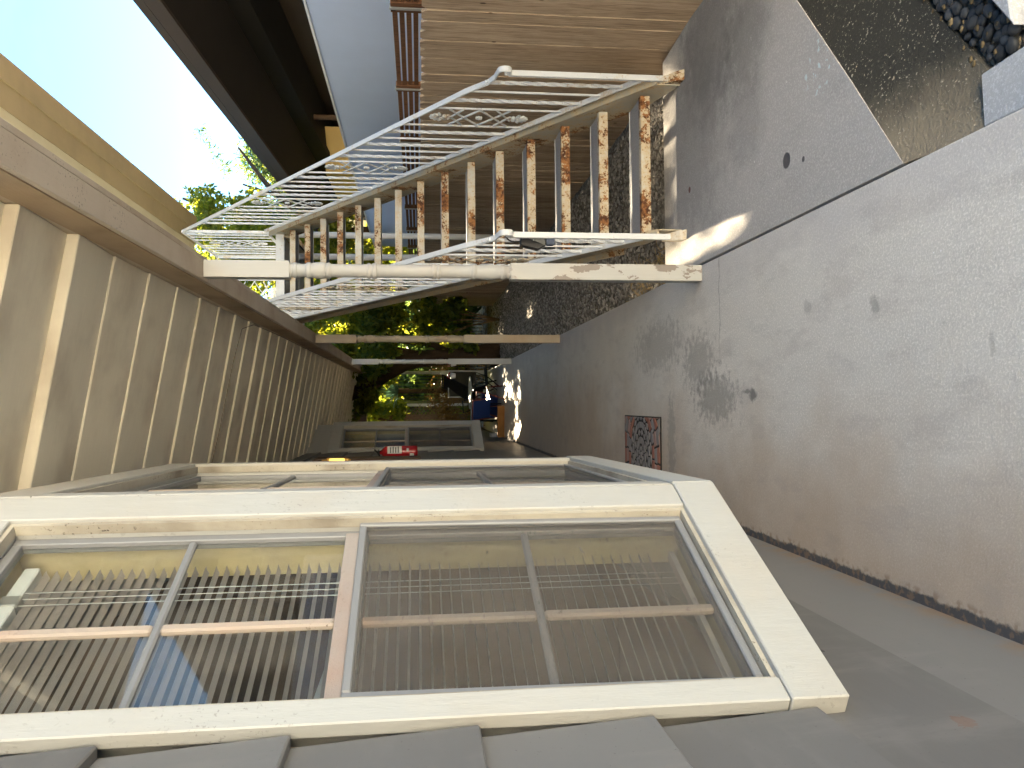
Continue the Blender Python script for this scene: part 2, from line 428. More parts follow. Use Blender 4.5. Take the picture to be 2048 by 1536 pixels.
def rusty(name, amount, base=(0.72, 0.73, 0.70), lo=0.45, foot=False):
    m = Mat(name, 0.55, 0.35)
    big = m.noise(4.2, 3, 0.55, rand=21.0); md = m.noise(17.0, 4, 0.6, rand=12.0); sm = m.noise(75, 3, 0.65, rand=8.0)
    k = m.math('ADD', m.math('MULTIPLY', big, 0.55), m.math('ADD', m.math('MULTIPLY', md, 0.30), m.math('MULTIPLY', sm, 0.30)))
    k = m.math('ADD', k, m.math('MULTIPLY', m.math('SUBTRACT', m.rand(), 0.5), 0.07))
    if foot: k = m.math('ADD', k, m.math('MULTIPLY', m.ramp(m.sep()[2], 0.22, 0.0), 0.16))
    rust = m.mix(m.ramp(m.noise(30, 4, rand=5.0), 0.35, 0.65), (0.065, 0.024, 0.011), (0.33, 0.145, 0.05))
    stain = m.mix(m.math('MULTIPLY', m.ramp(k, lo - 0.02, lo + 0.13), 0.8 * amount), base, (0.50, 0.38, 0.22))
    c = m.mix(m.math('MULTIPLY', m.ramp(k, lo + 0.12, lo + 0.155), amount), stain, rust)
    fl = m.math('MULTIPLY', m.ramp(sm, 0.66, 0.70), m.ramp(k, lo - 0.06, lo + 0.04))
    c = m.mix(m.math('MULTIPLY', fl, 0.7 * amount), c, (0.16, 0.07, 0.03))
    m.color(c); m.bump(k, 0.5, 0.003)
    m.rough(m.ramp(k, lo, lo + 0.2), 0.4, 0.85)
    return m.m
NOSING = rusty('rusty_white_nosing', 1.0, base=(0.52, 0.51, 0.45), lo=0.468)
STRINGER = rusty('stained_stringer_paint', 0.9, base=(0.37, 0.35, 0.29), lo=0.50)
RAIL = rusty('white_railing_paint', 0.9, base=(0.60, 0.63, 0.66), lo=0.62, foot=True)
RAIL_RUST = rusty('rust_patch_paint', 1.0, base=(0.60, 0.56, 0.48), lo=0.47)
COLUMN = rusty('white_pipe_paint', 0.6, base=(0.62, 0.63, 0.64), lo=0.66)
ALU = simple('aluminium_frame', (0.24, 0.245, 0.25), 0.5, 0.12, 8, 0.2)
ALU_DIRTY = painted_wood('dusty_aluminium', (0.33, 0.29, 0.26), dirt=(0.30, 0.17, 0.12), amount=0.8, grain=(20, 20, 20), spots=0.5)
MUNTIN = painted_wood('dusty_muntin', (0.40, 0.34, 0.285), dirt=(0.42, 0.27, 0.19), amount=0.8, grain=(40, 40, 40), spots=0.9)
BLIND = simple('blind_slat', (0.60, 0.54, 0.51), 0.55, 0.05)
BLIND_PALE = simple('pale_blind', (0.85, 0.87, 0.9), 0.6, 0.05)
WHITEPL = simple('white_plastic', (0.66, 0.68, 0.68), 0.45, 0.05)
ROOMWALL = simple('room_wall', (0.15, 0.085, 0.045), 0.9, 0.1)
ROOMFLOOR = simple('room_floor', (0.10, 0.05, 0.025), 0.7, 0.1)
CREAMIN = simple('cream_inner_jamb', (0.66, 0.56, 0.34), 0.6, 0.08)
LAV = simple('lavender_wall_paint', (0.60, 0.71, 0.95), 0.8, 0.06, 3.0, bump=0.2)
CAPWHITE = simple('white_cap', (0.78, 0.80, 0.82), 0.5, 0.04)
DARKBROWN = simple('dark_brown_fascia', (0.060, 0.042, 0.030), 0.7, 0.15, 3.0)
SHADESOFF = simple('shaded_soffit', (0.014, 0.011, 0.008), 0.8, 0.2, 3.0)  # shade under the neighbour's eaves put into a near-black colour
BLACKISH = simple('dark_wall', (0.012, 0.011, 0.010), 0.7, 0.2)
YELLOW = simple('yellow_stucco', (0.78, 0.56, 0.22), 0.9, 0.06, 2.0, bump=0.3)
PIPEBROWN = simple('brown_pipe', (0.17, 0.11, 0.07), 0.6, 0.1)
GALV = simple('galvanised_metal', (0.42, 0.43, 0.42), 0.4, 0.12, 20, 0.7)
BLACKPL = simple('black_plastic', (0.016, 0.016, 0.018), 0.35, 0.15)
GREYMETAL = simple('lockbox_grey_metal', (0.15, 0.155, 0.15), 0.5, 0.2, 40, 0.5)
CLEARPL = simple('blue_grey_clear_cover', (0.16, 0.19, 0.26), 0.15, 0.3, 60, 0.0, spec=0.6)
RED = simple('red_enamel', (0.32, 0.012, 0.016), 0.25, 0.08, spec=0.5)
LABELW = simple('white_label_print', (0.62, 0.62, 0.60), 0.5, 0.04)
LABELK = simple('dark_label_print', (0.10, 0.10, 0.11), 0.5, 0.04)
BRASS = simple('brass', (0.65, 0.38, 0.10), 0.3, 0.1, 10, 0.8)
CABBROWN = simple('brown_cabinet_paint', (0.10, 0.062, 0.042), 0.6, 0.1)
RUBBER = simple('black_rubber', (0.014, 0.013, 0.013), 0.75, 0.2)
BLACKMETAL = simple('black_metal', (0.010, 0.011, 0.012), 0.5, 0.2)
TABLETOP = simple('pale_table_top', (0.55, 0.56, 0.54), 0.4, 0.06)
SLING = simple('dark_sling_fabric', (0.020, 0.017, 0.016), 0.8, 0.2)
SLINGGREEN = simple('olive_sling_fabric', (0.055, 0.052, 0.035), 0.8, 0.2)
REDWOOD = simple('red_brown_metal', (0.10, 0.022, 0.018), 0.5, 0.15)
BLUE = simple('blue_plastic', (0.008, 0.026, 0.12), 0.45, 0.15)
PLANKW = simple('orange_plank_wood', (0.33, 0.16, 0.05), 0.7, 0.3, 9.0)
BARK = Mat('bark', 0.95, 0.1)
_b = BARK.noise(4.0, 6, 0.65, sc=(3, 3, 0.7)); BARK.color(BARK.mix(_b, (0.030, 0.019, 0.012), (0.12, 0.078, 0.045))); BARK.bump(_b, 1.0, 0.05)
BARK = BARK.m
TWIG = simple('dry_twig', (0.20, 0.13, 0.06), 0.9, 0.3)

def emit(name, c, s):
    m = bpy.data.materials.new(name); m.use_nodes = True
    b = m.node_tree.nodes['Principled BSDF']
    b.inputs['Base Color'].default_value = (*c, 1); b.inputs['Emission Color'].default_value = (*c, 1); b.inputs['Emission Strength'].default_value = s
    return m
LAMPGLOW = emit('lamp_glass_glow', (1.0, 0.55, 0.13), 0.12)

def glass_mat(name, tint=(0.93, 0.95, 0.94)):
    m = bpy.data.materials.new(name); m.use_nodes = True; t = m.node_tree
    for n in list(t.nodes): t.nodes.remove(n)
    o = t.nodes.new('ShaderNodeOutputMaterial'); mx = t.nodes.new('ShaderNodeMixShader')
    tr = t.nodes.new('ShaderNodeBsdfTransparent'); gl = t.nodes.new('ShaderNodeBsdfGlossy'); fr = t.nodes.new('ShaderNodeLayerWeight')
    tr.inputs[0].default_value = (*tint, 1); gl.inputs['Roughness'].default_value = 0.02; fr.inputs['Blend'].default_value = 0.5
    pw = t.nodes.new('ShaderNodeMath'); pw.operation = 'POWER'; pw.inputs[1].default_value = 5.0
    mu = t.nodes.new('ShaderNodeMath'); mu.operation = 'MULTIPLY_ADD'; mu.inputs[1].default_value = 0.94; mu.inputs[2].default_value = 0.05
    t.links.new(fr.outputs['Facing'], pw.inputs[0]); t.links.new(pw.outputs[0], mu.inputs[0]); t.links.new(mu.outputs[0], mx.inputs[0])
    du = t.nodes.new('ShaderNodeBsdfDiffuse'); du.inputs[0].default_value = (0.42, 0.38, 0.33, 1); m2 = t.nodes.new('ShaderNodeMixShader')
    ge = t.nodes.new('ShaderNodeNewGeometry'); nz = t.nodes.new('ShaderNodeTexNoise'); nz.inputs['Scale'].default_value = 5.0; nz.inputs['Detail'].default_value = 8; nz.inputs['Roughness'].default_value = 0.7
    mr = t.nodes.new('ShaderNodeMapRange'); mr.inputs[1].default_value = 0.42; mr.inputs[2].default_value = 0.75; mr.inputs[3].default_value = 0.015; mr.inputs[4].default_value = 0.11
    t.links.new(ge.outputs['Position'], nz.inputs['Vector']); t.links.new(nz.outputs[0], mr.inputs[0]); t.links.new(mr.outputs[0], m2.inputs[0])
    t.links.new(tr.outputs[0], mx.inputs[1]); t.links.new(gl.outputs[0], mx.inputs[2]); t.links.new(mx.outputs[0], m2.inputs[1]); t.links.new(du.outputs[0], m2.inputs[2]); t.links.new(m2.outputs[0], o.inputs[0])
    bp = t.nodes.new('ShaderNodeBump'); bp.inputs['Strength'].default_value = 0.04; bp.inputs['Distance'].default_value = 0.02
    n2 = t.nodes.new('ShaderNodeTexNoise'); n2.inputs['Scale'].default_value = 2.0; t.links.new(ge.outputs['Position'], n2.inputs['Vector']); t.links.new(n2.outputs[0], bp.inputs['Height']); t.links.new(bp.outputs[0], gl.inputs['Normal'])
    return m
GLASS = glass_mat('window_glass')
def screen_mat():
    m = Mat('insect_screen_mesh', 0.8, 0.2)
    f = m.noise(3.5, 5, 0.6); g = m.noise(26, 4, 0.6, sc=(1, 1, 4))
    c = m.mix(f, (0.085, 0.075, 0.062), (0.20, 0.18, 0.155))
    m.color(m.mix(m.math('MULTIPLY', m.ramp(g, 0.6, 0.8), 0.5), c, (0.30, 0.28, 0.25)))
    tr = m.n('ShaderNodeBsdfTransparent'); mx = m.n('ShaderNodeMixShader')
    fac = m.math('ADD', m.math('MULTIPLY', f, 0.24), 0.14)
    fac = m.math('ADD', fac, m.math('MULTIPLY', m.ramp(g, 0.60, 0.8), 0.30))
    m.link(fac, mx.inputs[0]); m.link(tr.outputs[0], mx.inputs[1]); m.link(m.b.outputs[0], mx.inputs[2]); m.link(mx.outputs[0], m.out.inputs[0])
    return m.m
SCREEN = screen_mat()

def leaf_mat(name, lo, hi, trans=0.45, tcol=None):
    m = Mat(name, 0.5, 0.35)
    isl = m.n('ShaderNodeNewGeometry').outputs['Random Per Island']
    c = m.mix(isl, lo, hi)
    c = m.mix(m.math('MULTIPLY', m.ramp(m.noise(0.9, 3), 0.4, 0.7), 0.5), c, tuple(x * 0.6 for x in lo))
    m.color(c)
    tl = m.n('ShaderNodeBsdfTranslucent'); mx = m.n('ShaderNodeMixShader'); mx.inputs[0].default_value = trans
    tc = m.mix(isl, tcol[0], tcol[1])
    m.link(tc, tl.inputs[0]); m.link(m.b.outputs[0], mx.inputs[1]); m.link(tl.outputs[0], mx.inputs[2]); m.link(mx.outputs[0], m.out.inputs[0])
    return m.m
LEAF = leaf_mat('green_leaves', (0.040, 0.080, 0.018), (0.14, 0.20, 0.035), 0.5, ((0.14, 0.22, 0.015), (0.55, 0.52, 0.04)))
LEAF_BLUE = leaf_mat('blue_green_leaves', (0.020, 0.052, 0.030), (0.065, 0.11, 0.06), 0.4, ((0.06, 0.14, 0.04), (0.25, 0.33, 0.06)))
LEAF_YEL = leaf_mat('yellow_green_leaves', (0.05, 0.085, 0.012), (0.19, 0.21, 0.025), 0.5, ((0.22, 0.28, 0.012), (0.62, 0.56, 0.04)))
LEAF_DRY = leaf_mat('dry_leaves', (0.09, 0.05, 0.016), (0.26, 0.15, 0.045), 0.3, ((0.25, 0.12, 0.02), (0.45, 0.25, 0.05)))

# ================================================================== ground
g = MB().add([(-90, -90, -0.14), (110, -90, -0.14), (110, 160, -0.14), (-90, 160, -0.14)], [(0, 1, 2, 3)])
g.build('gravel_ground', GROUND, kind='structure')
# walkway slab, with a rounded far corner
wk = MB()
ys = [-1.5 + 0.5 * i for i in range(43)]
outline = [(-0.655, -1.5), (0.75, -1.5), (0.75, 18.75), (0.70, 19.1), (0.55, 19.5), (0.30, 19.75), (-0.655, 19.8)]
n_ = len(outline)
wk.add([(x, y, -0.16) for x, y in outline] + [(x, y, 0.0) for x, y in outline],
       [tuple(range(n_ - 1, -1, -1)), tuple(range(n_, 2 * n_))] + [(i, (i + 1) % n_, (i + 1) % n_ + n_, i + n_) for i in range(n_)])
wk.build('walkway', WALK, bevel=0.006, kind='structure', seg=2)
# stair pad: concrete right of the walkway, cut off diagonally toward the pebbles
pad = MB()
po = [(0.762, 2.45), (1.144, 2.752), (1.651, 3.166), (2.25, 3.66), (2.16, 5.0), (0.768, 5.0)]
pn = len(po)
pad.add([(x, y, -0.16) for x, y in po] + [(x, y, -0.006) for x, y in po],
        [tuple(range(pn - 1, -1, -1)), tuple(range(pn, 2 * pn))] + [(i, (i + 1) % pn, (i + 1) % pn + pn, i + pn) for i in range(pn)])
pad.build('stair_pad', PAD, kind='structure')
lip = MB().box(0.79, 2.12, 5.002, 5.13, -0.16, -0.045)
lip.build('pad_footing', PAD, bevel=0.008, kind='structure')
# mossy apron running down from the diagonal edge
dn = Vector((0.62, -0.78, 0))
ap = MB()
A0, A1 = Vector((0.761, 2.4505, -0.0075)), Vector((2.56, 3.917, -0.0075))
B0, B1 = Vector((0.768, 2.02, -0.10)), Vector((3.1, 3.95, -0.10))
ap.add([A0, A1, B1, B0, A0 - Vector((0, 0, .15)), A1 - Vector((0, 0, .15)), B1 - Vector((0, 0, .06)), B0 - Vector((0, 0, .06))],
       [(0, 3, 2, 1), (3, 7, 6, 2), (4, 5, 6, 7), (0, 1, 5, 4), (0, 4, 7, 3), (1, 2, 6, 5)])
ap.build('mossy_apron', APRON, kind='structure')

# ================================================================== house
house = thing('house', 'grey sided house with cream windows along the left of the walkway', 'house', (-0.66, 1.0, 0))
XW = -0.66
cz = [-0.02, 0.37, 0.728, 1.078, 1.434, 1.80, 2.155, 2.51, 2.87, 3.16]
segs_full = [(0.15, 3.81), (3.815, 7.47), (7.475, 11.13), (11.135, 14.8), (14.805, 20.2)]
def board(y0, y1, z0, z1):
    # lapped board: its foot stands 14 mm proud, its head tucks under the next one
    m = MB()
    x0b, x1b = XW - 0.012, XW + 0.024
    m.hexa([(x0b, y0, z0), (x1b, y0, z0), (x1b, y1, z0), (x0b, y1, z0),
            (XW - 0.012, y0, z1 + 0.015), (XW - 0.002, y0, z1 + 0.015), (XW - 0.002, y1, z1 + 0.015), (XW - 0.012, y1, z1 + 0.015)])
    return m.build('siding_board', SIDING, house, bevel=0.004)
for i in range(len(cz) - 1):
    z0, z1 = cz[i], cz[i + 1]
    if i < 2:
        sg = segs_full
    else:
        sg = [(0.15, 1.63), (4.95, 7.47), (7.475, 11.24), (14.5, 20.2)]
    for (a, b) in sg:
        board(a, b, z0, z1)
# inner wall sheet behind the siding, and rooms behind the bays
bk = MB()
bk.box(-0.80, -0.674, 0.15, 20.2, -0.1, 0.72)
for a, b in ((0.15, 1.62), (4.95, 11.24), (14.5, 20.2)):
    bk.box(-0.80, -0.674, a, b, 0.72, 3.2)
bk.box(-0.80, -0.674, 1.62, 4.95, 2.74, 3.2); bk.box(-0.80, -0.674, 11.24, 14.5, 2.74, 3.2)
bk.build('wall_core', ROOMWALL, house)
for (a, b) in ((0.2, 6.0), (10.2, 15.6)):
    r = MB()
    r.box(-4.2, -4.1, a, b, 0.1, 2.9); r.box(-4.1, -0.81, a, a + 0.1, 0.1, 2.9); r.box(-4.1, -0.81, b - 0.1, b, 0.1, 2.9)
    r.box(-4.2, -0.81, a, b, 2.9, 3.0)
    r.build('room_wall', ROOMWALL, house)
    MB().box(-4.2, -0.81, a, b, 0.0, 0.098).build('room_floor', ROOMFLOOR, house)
MB().box(-2.2, -1.35, 3.3, 3.36, 0.1, 2.1).build('interior_door', simple('interior_door_paint', (0.30, 0.19, 0.10), 0.6), house)
MB().box(-1.30, -1.24, 1.7, 4.6, 1.95, 2.0).build('curtain_rail', WHITEPL, house)

def plane_tools(org, d, inward):
    o, d, w = Vector((*org, 0)), Vector((*d, 0)).normalized(), Vector((*inward, 0)).normalized()
    def P(s, wi, z): return o + d * s + w * wi + Vector((0, 0, z))
    def B(mb, s0, s1, w0, w1, z0, z1):
        return mb.hexa([P(s0, w0, z0), P(s1, w0, z0), P(s1, w1, z0), P(s0, w1, z0), P(s0, w0, z1), P(s1, w0, z1), P(s1, w1, z1), P(s0, w1, z1)])
    return P, B

def window(org, d, inward, L, lw, rw, zs=0.66, zt=2.78, sill_h=0.125, head_h=0.15, zmeet=1.72, vmunt=0.37, zmunt=2.16, label=None, screen_tilt=0.0):
    """double hung window in a trim surround: returns the casing object (a part of the house) with its sub-parts"""
    P, B = plane_tools(org, d, inward)
    m = MB()
    # front casing boards, butted end to end
    B(m, 0.0, lw, -0.012, 0.026, zs + sill_h + 0.001, zt - head_h - 0.001)
    B(m, L - rw, L, -0.012, 0.026, zs + sill_h + 0.001, zt)
    B(m, 0.0, L - rw - 0.001, -0.012, 0.026, zt - head_h, zt)
    cas = m.build('window', TRIM, house, bevel=0.003, label=label)
    m = MB(); B(m, -0.004, L + 0.004, -0.018, 0.035, zs, zs + sill_h); m.build('sill', TRIM, cas, bevel=0.003)
    i0, i1 = lw, L - rw
    b0, b1 = zs + sill_h, zt - head_h
    # dirty bead + jamb liners
    m = MB()
    B(m, i1 - 0.012, i1 - 0.0005, 0.0, 0.03, b0 + 0.0125, b1 - 0.0125); B(m, i0 + 0.0005, i0 + 0.012, 0.0, 0.03, b0 + 0.0125, b1 - 0.0125)
    B(m, i0 + 0.0005, i1 - 0.0005, 0.0, 0.03, b0 + 0.0005, b0 + 0.012); B(m, i0 + 0.0005, i1 - 0.0005, 0.0, 0.03, b1 - 0.012, b1 - 0.0005)
    m.build('stop_bead', TRIM_DIRTY, cas)
    m = MB()
    B(m, i1 - 0.006, i1 + 0.03, 0.031, 0.085, b0, b1); B(m, i0 - 0.03, i0 + 0.006, 0.031, 0.085, b0, b1)
    B(m, i0 + 0.0065, i1 - 0.0065, 0.031, 0.085, b0 - 0.03, b0 + 0.006); B(m, i0 + 0.0065, i1 - 0.0065, 0.031, 0.085, b1 - 0.006, b1 + 0.03)
    m.build('jamb', TRIM, cas)
    # aluminium frame and upper sash
    fw = 0.026
    j0, j1, k0, k1 = i0 + 0.007, i1 - 0.007, b0 + 0.007, b1 - 0.007
    m = MB()
    B(m, j0, j0 + fw, 0.045, 0.075, k0, k1); B(m, j1 - fw, j1, 0.045, 0.075, k0, k1)
    B(m, j0 + fw, j1 - fw, 0.045, 0.075, k1 - fw, k1); B(m, j0 + fw, j1 - fw, 0.045, 0.075, k0, k0 + fw)
    m.build('sash_frame', ALU, cas, bevel=0.002)
    m = MB(); B(m, j0 + fw, j1 - fw, 0.034, 0.078, zmeet - 0.004, zmeet + 0.032); m.build('meeting_rail', ALU_DIRTY, cas, bevel=0.002)
    m = MB(); B(m, j0 + fw, j1 - fw, 0.034, 0.07, zmeet - 0.03, zmeet - 0.0045); m.build('meeting_rail', ALU, cas, bevel=0.002)
    # muntins: one upright, two level ones, in upper and lower sash
    zl = (k0 + zmeet) / 2
    for (za, zb, zc) in ((zmeet + 0.032, k1 - fw, zmunt), (k0 + fw, zmeet - 0.03, zl)):
        m = MB()
        for (ua, ub) in ((za, zc - 0.0105), (zc + 0.0105, zb)):
            B(m, vmunt - 0.013, vmunt + 0.013, 0.046, 0.066, ua, ub)
        m.build('muntin', MUNTIN, cas, bevel=0.005)
        m = MB(); B(m, j0 + fw, j1 - fw, 0.048, 0.066, zc - 0.010, zc + 0.010); m.build('muntin', ALU, cas, bevel=0.005)
        m = MB(); B(m, j0 + fw, j1 - fw, 0.058, 0.061, za, zb); m.build('pane', GLASS, cas)
    # insect screen over the lower half
    c0, c1, d0, d1 = i0 + 0.013, i1 - 0.016, b0 + 0.016, zmeet - 0.005
    t = screen_tilt
    fr = MB(); q = 0.020
    def SB(mb, s0, s1, w0, w1, z0, z1):   # slightly skewed in its opening
        sk = lambda z: t * (z - d0)
        return mb.hexa([P(s0 + sk(z0), w0, z0), P(s1 + sk(z0), w0, z0), P(s1 + sk(z0), w1, z0), P(s0 + sk(z0), w1, z0),
                        P(s0 + sk(z1), w0, z1), P(s1 + sk(z1), w0, z1), P(s1 + sk(z1), w1, z1), P(s0 + sk(z1), w1, z1)])
    SB(fr, c0, c0 + q, 0.016, 0.030, d0, d1); SB(fr, c1 - q, c1, 0.016, 0.030, d0, d1)
    SB(fr, c0 + q + .0005, c1 - q - .0005, 0.016, 0.030, d0, d0 + q); SB(fr, c0 + q + .0005, c1 - q - .0005, 0.016, 0.030, d1 - q, d1)
    fr.build('screen_frame', ALU, cas, bevel=0.003)
    m = MB(); SB(m, c0 + q, c1 - q, 0.022, 0.0235, d0 + q, d1 - q); m.build('insect_screen', SCREEN, cas)
    # inner reveal behind the glass
    m = MB()
    B(m, i1 + 0.0, i1 + 0.03, 0.086, 0.19, b0, b1); B(m, i0 - 0.03, i0, 0.086, 0.19, b0, b1)
    B(m, i0 + 0.001, i1 - 0.001, 0.086, 0.19, b1, b1 + 0.03); B(m, i0 + 0.001, i1 - 0.001, 0.086, 0.19, b0 - 0.03, b0)
    m.build('inner_reveal', CREAMIN, cas)
    return cas, P, B, (i0, i1, b0, b1)

def blind(P, B, box, label, pitch=0.0275, wmid=0.13, tilt=-0.22, s_in=0.02, mat=BLIND, single=False):
    i0, i1, b0, b1 = box
    c = P((i0 + i1) / 2, wmid, b0)
    t = thing('window_blind', label, 'blind', c)
    s0, s1 = i0 + s_in, i1 - s_in - 0.03
    m = MB(); B(m, s0, s1, wmid - 0.024, wmid + 0.024, b1 - 0.075, b1 - 0.035); m.build('head_rail', WHITEPL, t, bevel=0.004)
    m = MB(); B(m, s1 - 0.16, s1 - 0.12, wmid - 0.028, wmid + 0.028, b1 - 0.08, b1 - 0.031); m.build('rail_bracket', GALV, t, bevel=0.003)
    n = int((b1 - 0.09 - b0 - 0.06) / pitch)
    hw = 0.0130
    proto = None
    alls = MB()
    for k in range(n):
        z = b1 - 0.09 - k * pitch
        a, b_ = hw * math.cos(tilt), hw * math.sin(tilt)
        m = alls if single else MB()
        p = [P(s0, wmid - a, z - b_), P(s1, wmid - a, z - b_), P(s1, wmid, z + 0.0015), P(s0, wmid, z + 0.0015), P(s1, wmid + a, z + b_), P(s0, wmid + a, z + b_)]
        if proto is None or single:
            m.add(p, [(0, 1, 2, 3), (3, 2, 4, 5)], True)
            if not single:
                proto = m.build('slat', mat, t); zp = z
        else:
            dup(proto, loc=Vector(proto.location) + Vector((0, 0, z - zp)))
    if single: alls.build('slats', mat, t, kind='stuff')
    m = MB()
    for s in (s0 + 0.06, s0 + 0.085, s1 - 0.10, s1 - 0.125, s1 - 0.15):
        m.tube([P(s, wmid - 0.017, b0 + 0.06), P(s, wmid - 0.017, b1 - 0.06)], 0.0013, 4)
    m.build('cord', WHITEPL, t)
    m = MB(); B(m, s0, s1, wmid - 0.013, wmid + 0.013, b0 + 0.03, b0 + 0.045); m.build('bottom_rail', mat, t)
    return t

D25 = (0.42729404, 0.90411272)
IN25 = (-0.90411272, 0.42729404)
Lc = 0.862
cas1, P1, B1_, box1 = window((-0.63, 1.635), D25, IN25, Lc, 0.066, 0.112, label='near canted window of the bay with a sagging grey insect screen', screen_tilt=0.012)
blind(P1, B1_, box1, 'half open slatted blind behind the large near window')
c2 = (-0.63 + D25[0] * Lc, 1.635 + D25[1] * Lc)
D2 = (-0.0205, 0.99979); IN2 = (-0.99979, -0.0205)
L2 = 1.80
cas2, P2, B2_, box2 = window((c2[0] + 0.001, c2[1] + 0.006), D2, IN2, L2, 0.10, 0.10, vmunt=0.9, label='long front window of the bay seen almost edge on')
blind(P2, B2_, box2, 'blind behind the long front window of the near bay', single=True)
# head filler, bay floor and far canted side
e2 = (c2[0] + D2[0] * L2, c2[1] + D2[1] * L2)
def bay_shell(o, lab):
    a = Vector((o[0], o[1], 0)); b = a + Vector((*D25, 0)) * Lc; c = b + Vector((*D2, 0)) * L2; d = Vector((XW, c.y + 0.72, 0))
    pts = [a, b, c, d]
    iw = [Vector((XW - 0.02, p.y, 0)) for p in pts]
    def slab(z0, z1, shrink=0.03):
        q = [Vector((p.x - shrink, p.y, 0)) for p in pts]
        q = [Vector((-0.80, pts[0].y + 0.03, 0))] + [Vector((pts[0].x - 0.03, pts[0].y + 0.04, 0)), pts[1] + Vector((-shrink, 0.0, 0)), pts[2] + Vector((-shrink, 0, 0)), pts[3] + Vector((0, -0.02, 0)), Vector((-0.80, pts[3].y - 0.02, 0))]
        n = len(q)
        m = MB()
        m.add([(p.x, p.y, z0) for p in q] + [(p.x, p.y, z1) for p in q], [tuple(range(n - 1, -1, -1)), tuple(range(n, 2 * n))] + [(i, (i + 1) % n, (i + 1) % n + n, i + n) for i in range(n)])
        return m
    slab(0.665, 0.70).build('bay_floor', TRIM, house)
    slab(2.70, 3.10, 0.035).build('bay_head', TRIM, house)
    m = MB()
    m.hexa([c + Vector((0.0, 0.005, .66)), d + Vector((0.02, 0, .66)), d + Vector((-0.03, 0, .66)), c + Vector((-0.06, 0.005, .66)),
            c + Vector((0.0, 0.005, 2.78)), d + Vector((0.02, 0, 2.78)), d + Vector((-0.03, 0, 2.78)), c + Vector((-0.06, 0.005, 2.78))])
    m.build('bay_side', TRIM, house)
bay_shell((-0.63, 1.635), 'near')
o3 = (-0.63, 11.256)
cas3, P3, B3_, box3 = window(o3, D25, IN25, Lc, 0.075, 0.11, label='far canted window of the second bay beyond the fire extinguisher')
t3 = thing('window_blind', 'pale pleated blind behind the far canted window', 'blind', P3(0.4, 0.12, 0.8))
i0, i1, b0, b1 = box3
pl = MB()
for k in range(22):
    s = i0 + 0.02 + (i1 - i0 - 0.05) * k / 22
    ds = (i1 - i0 - 0.05) / 22
    pl.add([P3(s, 0.115, b0 + .03), P3(s + ds * .75, 0.135, b0 + .03), P3(s + ds * .75, 0.135, b1 - .03), P3(s, 0.115, b1 - .03)], [(0, 1, 2, 3)])
pl.build('pleats', BLIND_PALE, t3, kind='stuff')
c4 = (o3[0] + D25[0] * Lc + 0.001, o3[1] + D25[1] * Lc + 0.006)
m = MB(); Pq, Bq = plane_tools(c4, D2, IN2); Bq(m, 0, L2, -0.012, 0.04, 0.66, 2.78); m.build('bay_front', TRIM, house)
bay_shell(o3, 'far')

# ------------------------------------------------------------------ porch roof (part of the house): boards, beam, posts
def zc(x): return 2.85 + 0.178 * (0.645 - x)
PITCH = 0.46
yb = 2.26
k = 0
while yb < 18.4:
    drop = (0.050 if yb < 3.6 else 0.019) + rnd.uniform(-0.005, 0.005)
    y0, y1 = yb, yb + PITCH
    xa, xb = -0.668, 0.6445
    sk = rnd.uniform(-0.012, 0.012)
    m = MB()
    m.hexa([(xa, y0 + sk, zc(xa) - drop), (xb, y0, zc(xb) - drop), (xb, y1 + 0.03, zc(xb) - 0.004), (xa, y1 + 0.03 + sk, zc(xa) - 0.004),
            (xa, y0 + sk, zc(xa) + 0.012), (xb, y0, zc(xb) + 0.012), (xb, y1 + 0.03, zc(xb) + 0.030), (xa, y1 + 0.03 + sk, zc(xa) + 0.030)])
    m.build('ceiling_board', CEIL, house, bevel=0.004)
    yb += PITCH
m = MB().box(-0.9, 0.90, 2.2, 18.9, 3.14, 3.2); m.build('porch_roof_deck', BEAM_IN, house)
m = MB().box(0.646, 0.7455, 2.0, 18.78, 2.645, 3.13); m.build('beam', BEAM, house, bevel=0.003)
m = MB().box(0.747, 0.772, 2.0, 18.78, 2.648, 3.13); m.build('fascia_board', BEAM, house, bevel=0.003)
m = MB().box(0.640, 0.6455, 2.0, 18.77, 2.665, zc(.64) - 0.05); m.build('beam_lining', BEAM_IN, house)
m = MB().box(-0.66, 0.639, 18.66, 18.78, 2.72, 3.13); m.build('end_beam', BEAM_IN, house)

HS = 0.044
prof = [(1.058, 0.0435), (1.066, 0.036), (1.085, 0.036), (1.092, 0.0405), (1.104, 0.0415), (1.112, 0.037), (1.12, 0.0365), (1.15, 0.0415), (1.185, 0.0430), (1.225, 0.039), (1.240, 0.0365), (1.244, 0.0400), (1.254, 0.0420), (1.264, 0.0400), (1.268, 0.0350),
        (1.432, 0.0355), (1.436, 0.0405), (1.444, 0.0410), (1.452, 0.0350), (1.458, 0.0405), (1.468, 0.0410), (1.476, 0.0405), (1.480, 0.0350), (1.62, 0.0360), (1.765, 0.0350), (1.768, 0.0405), (1.778, 0.0415), (1.790, 0.0405), (1.7925, 0.0350), (1.805, 0.0415), (1.815, 0.0405), (1.820, 0.0350),
        (2.005, 0.0355), (2.010, 0.0405), (2.018, 0.0420), (2.028, 0.0405), (2.031, 0.0370), (2.036, 0.0425), (2.055, 0.0440), (2.085, 0.0435), (2.105, 0.0375), (2.108, 0.0415), (2.118, 0.0430), (2.130, 0.0415), (2.134, 0.0355), (2.150, 0.0335), (2.168, 0.0360), (2.176, 0.0360), (2.180, 0.0405), (2.190, 0.0418), (2.198, 0.0405), (2.202, 0.0370), (2.210, 0.0385), (2.215, 0.0435)]
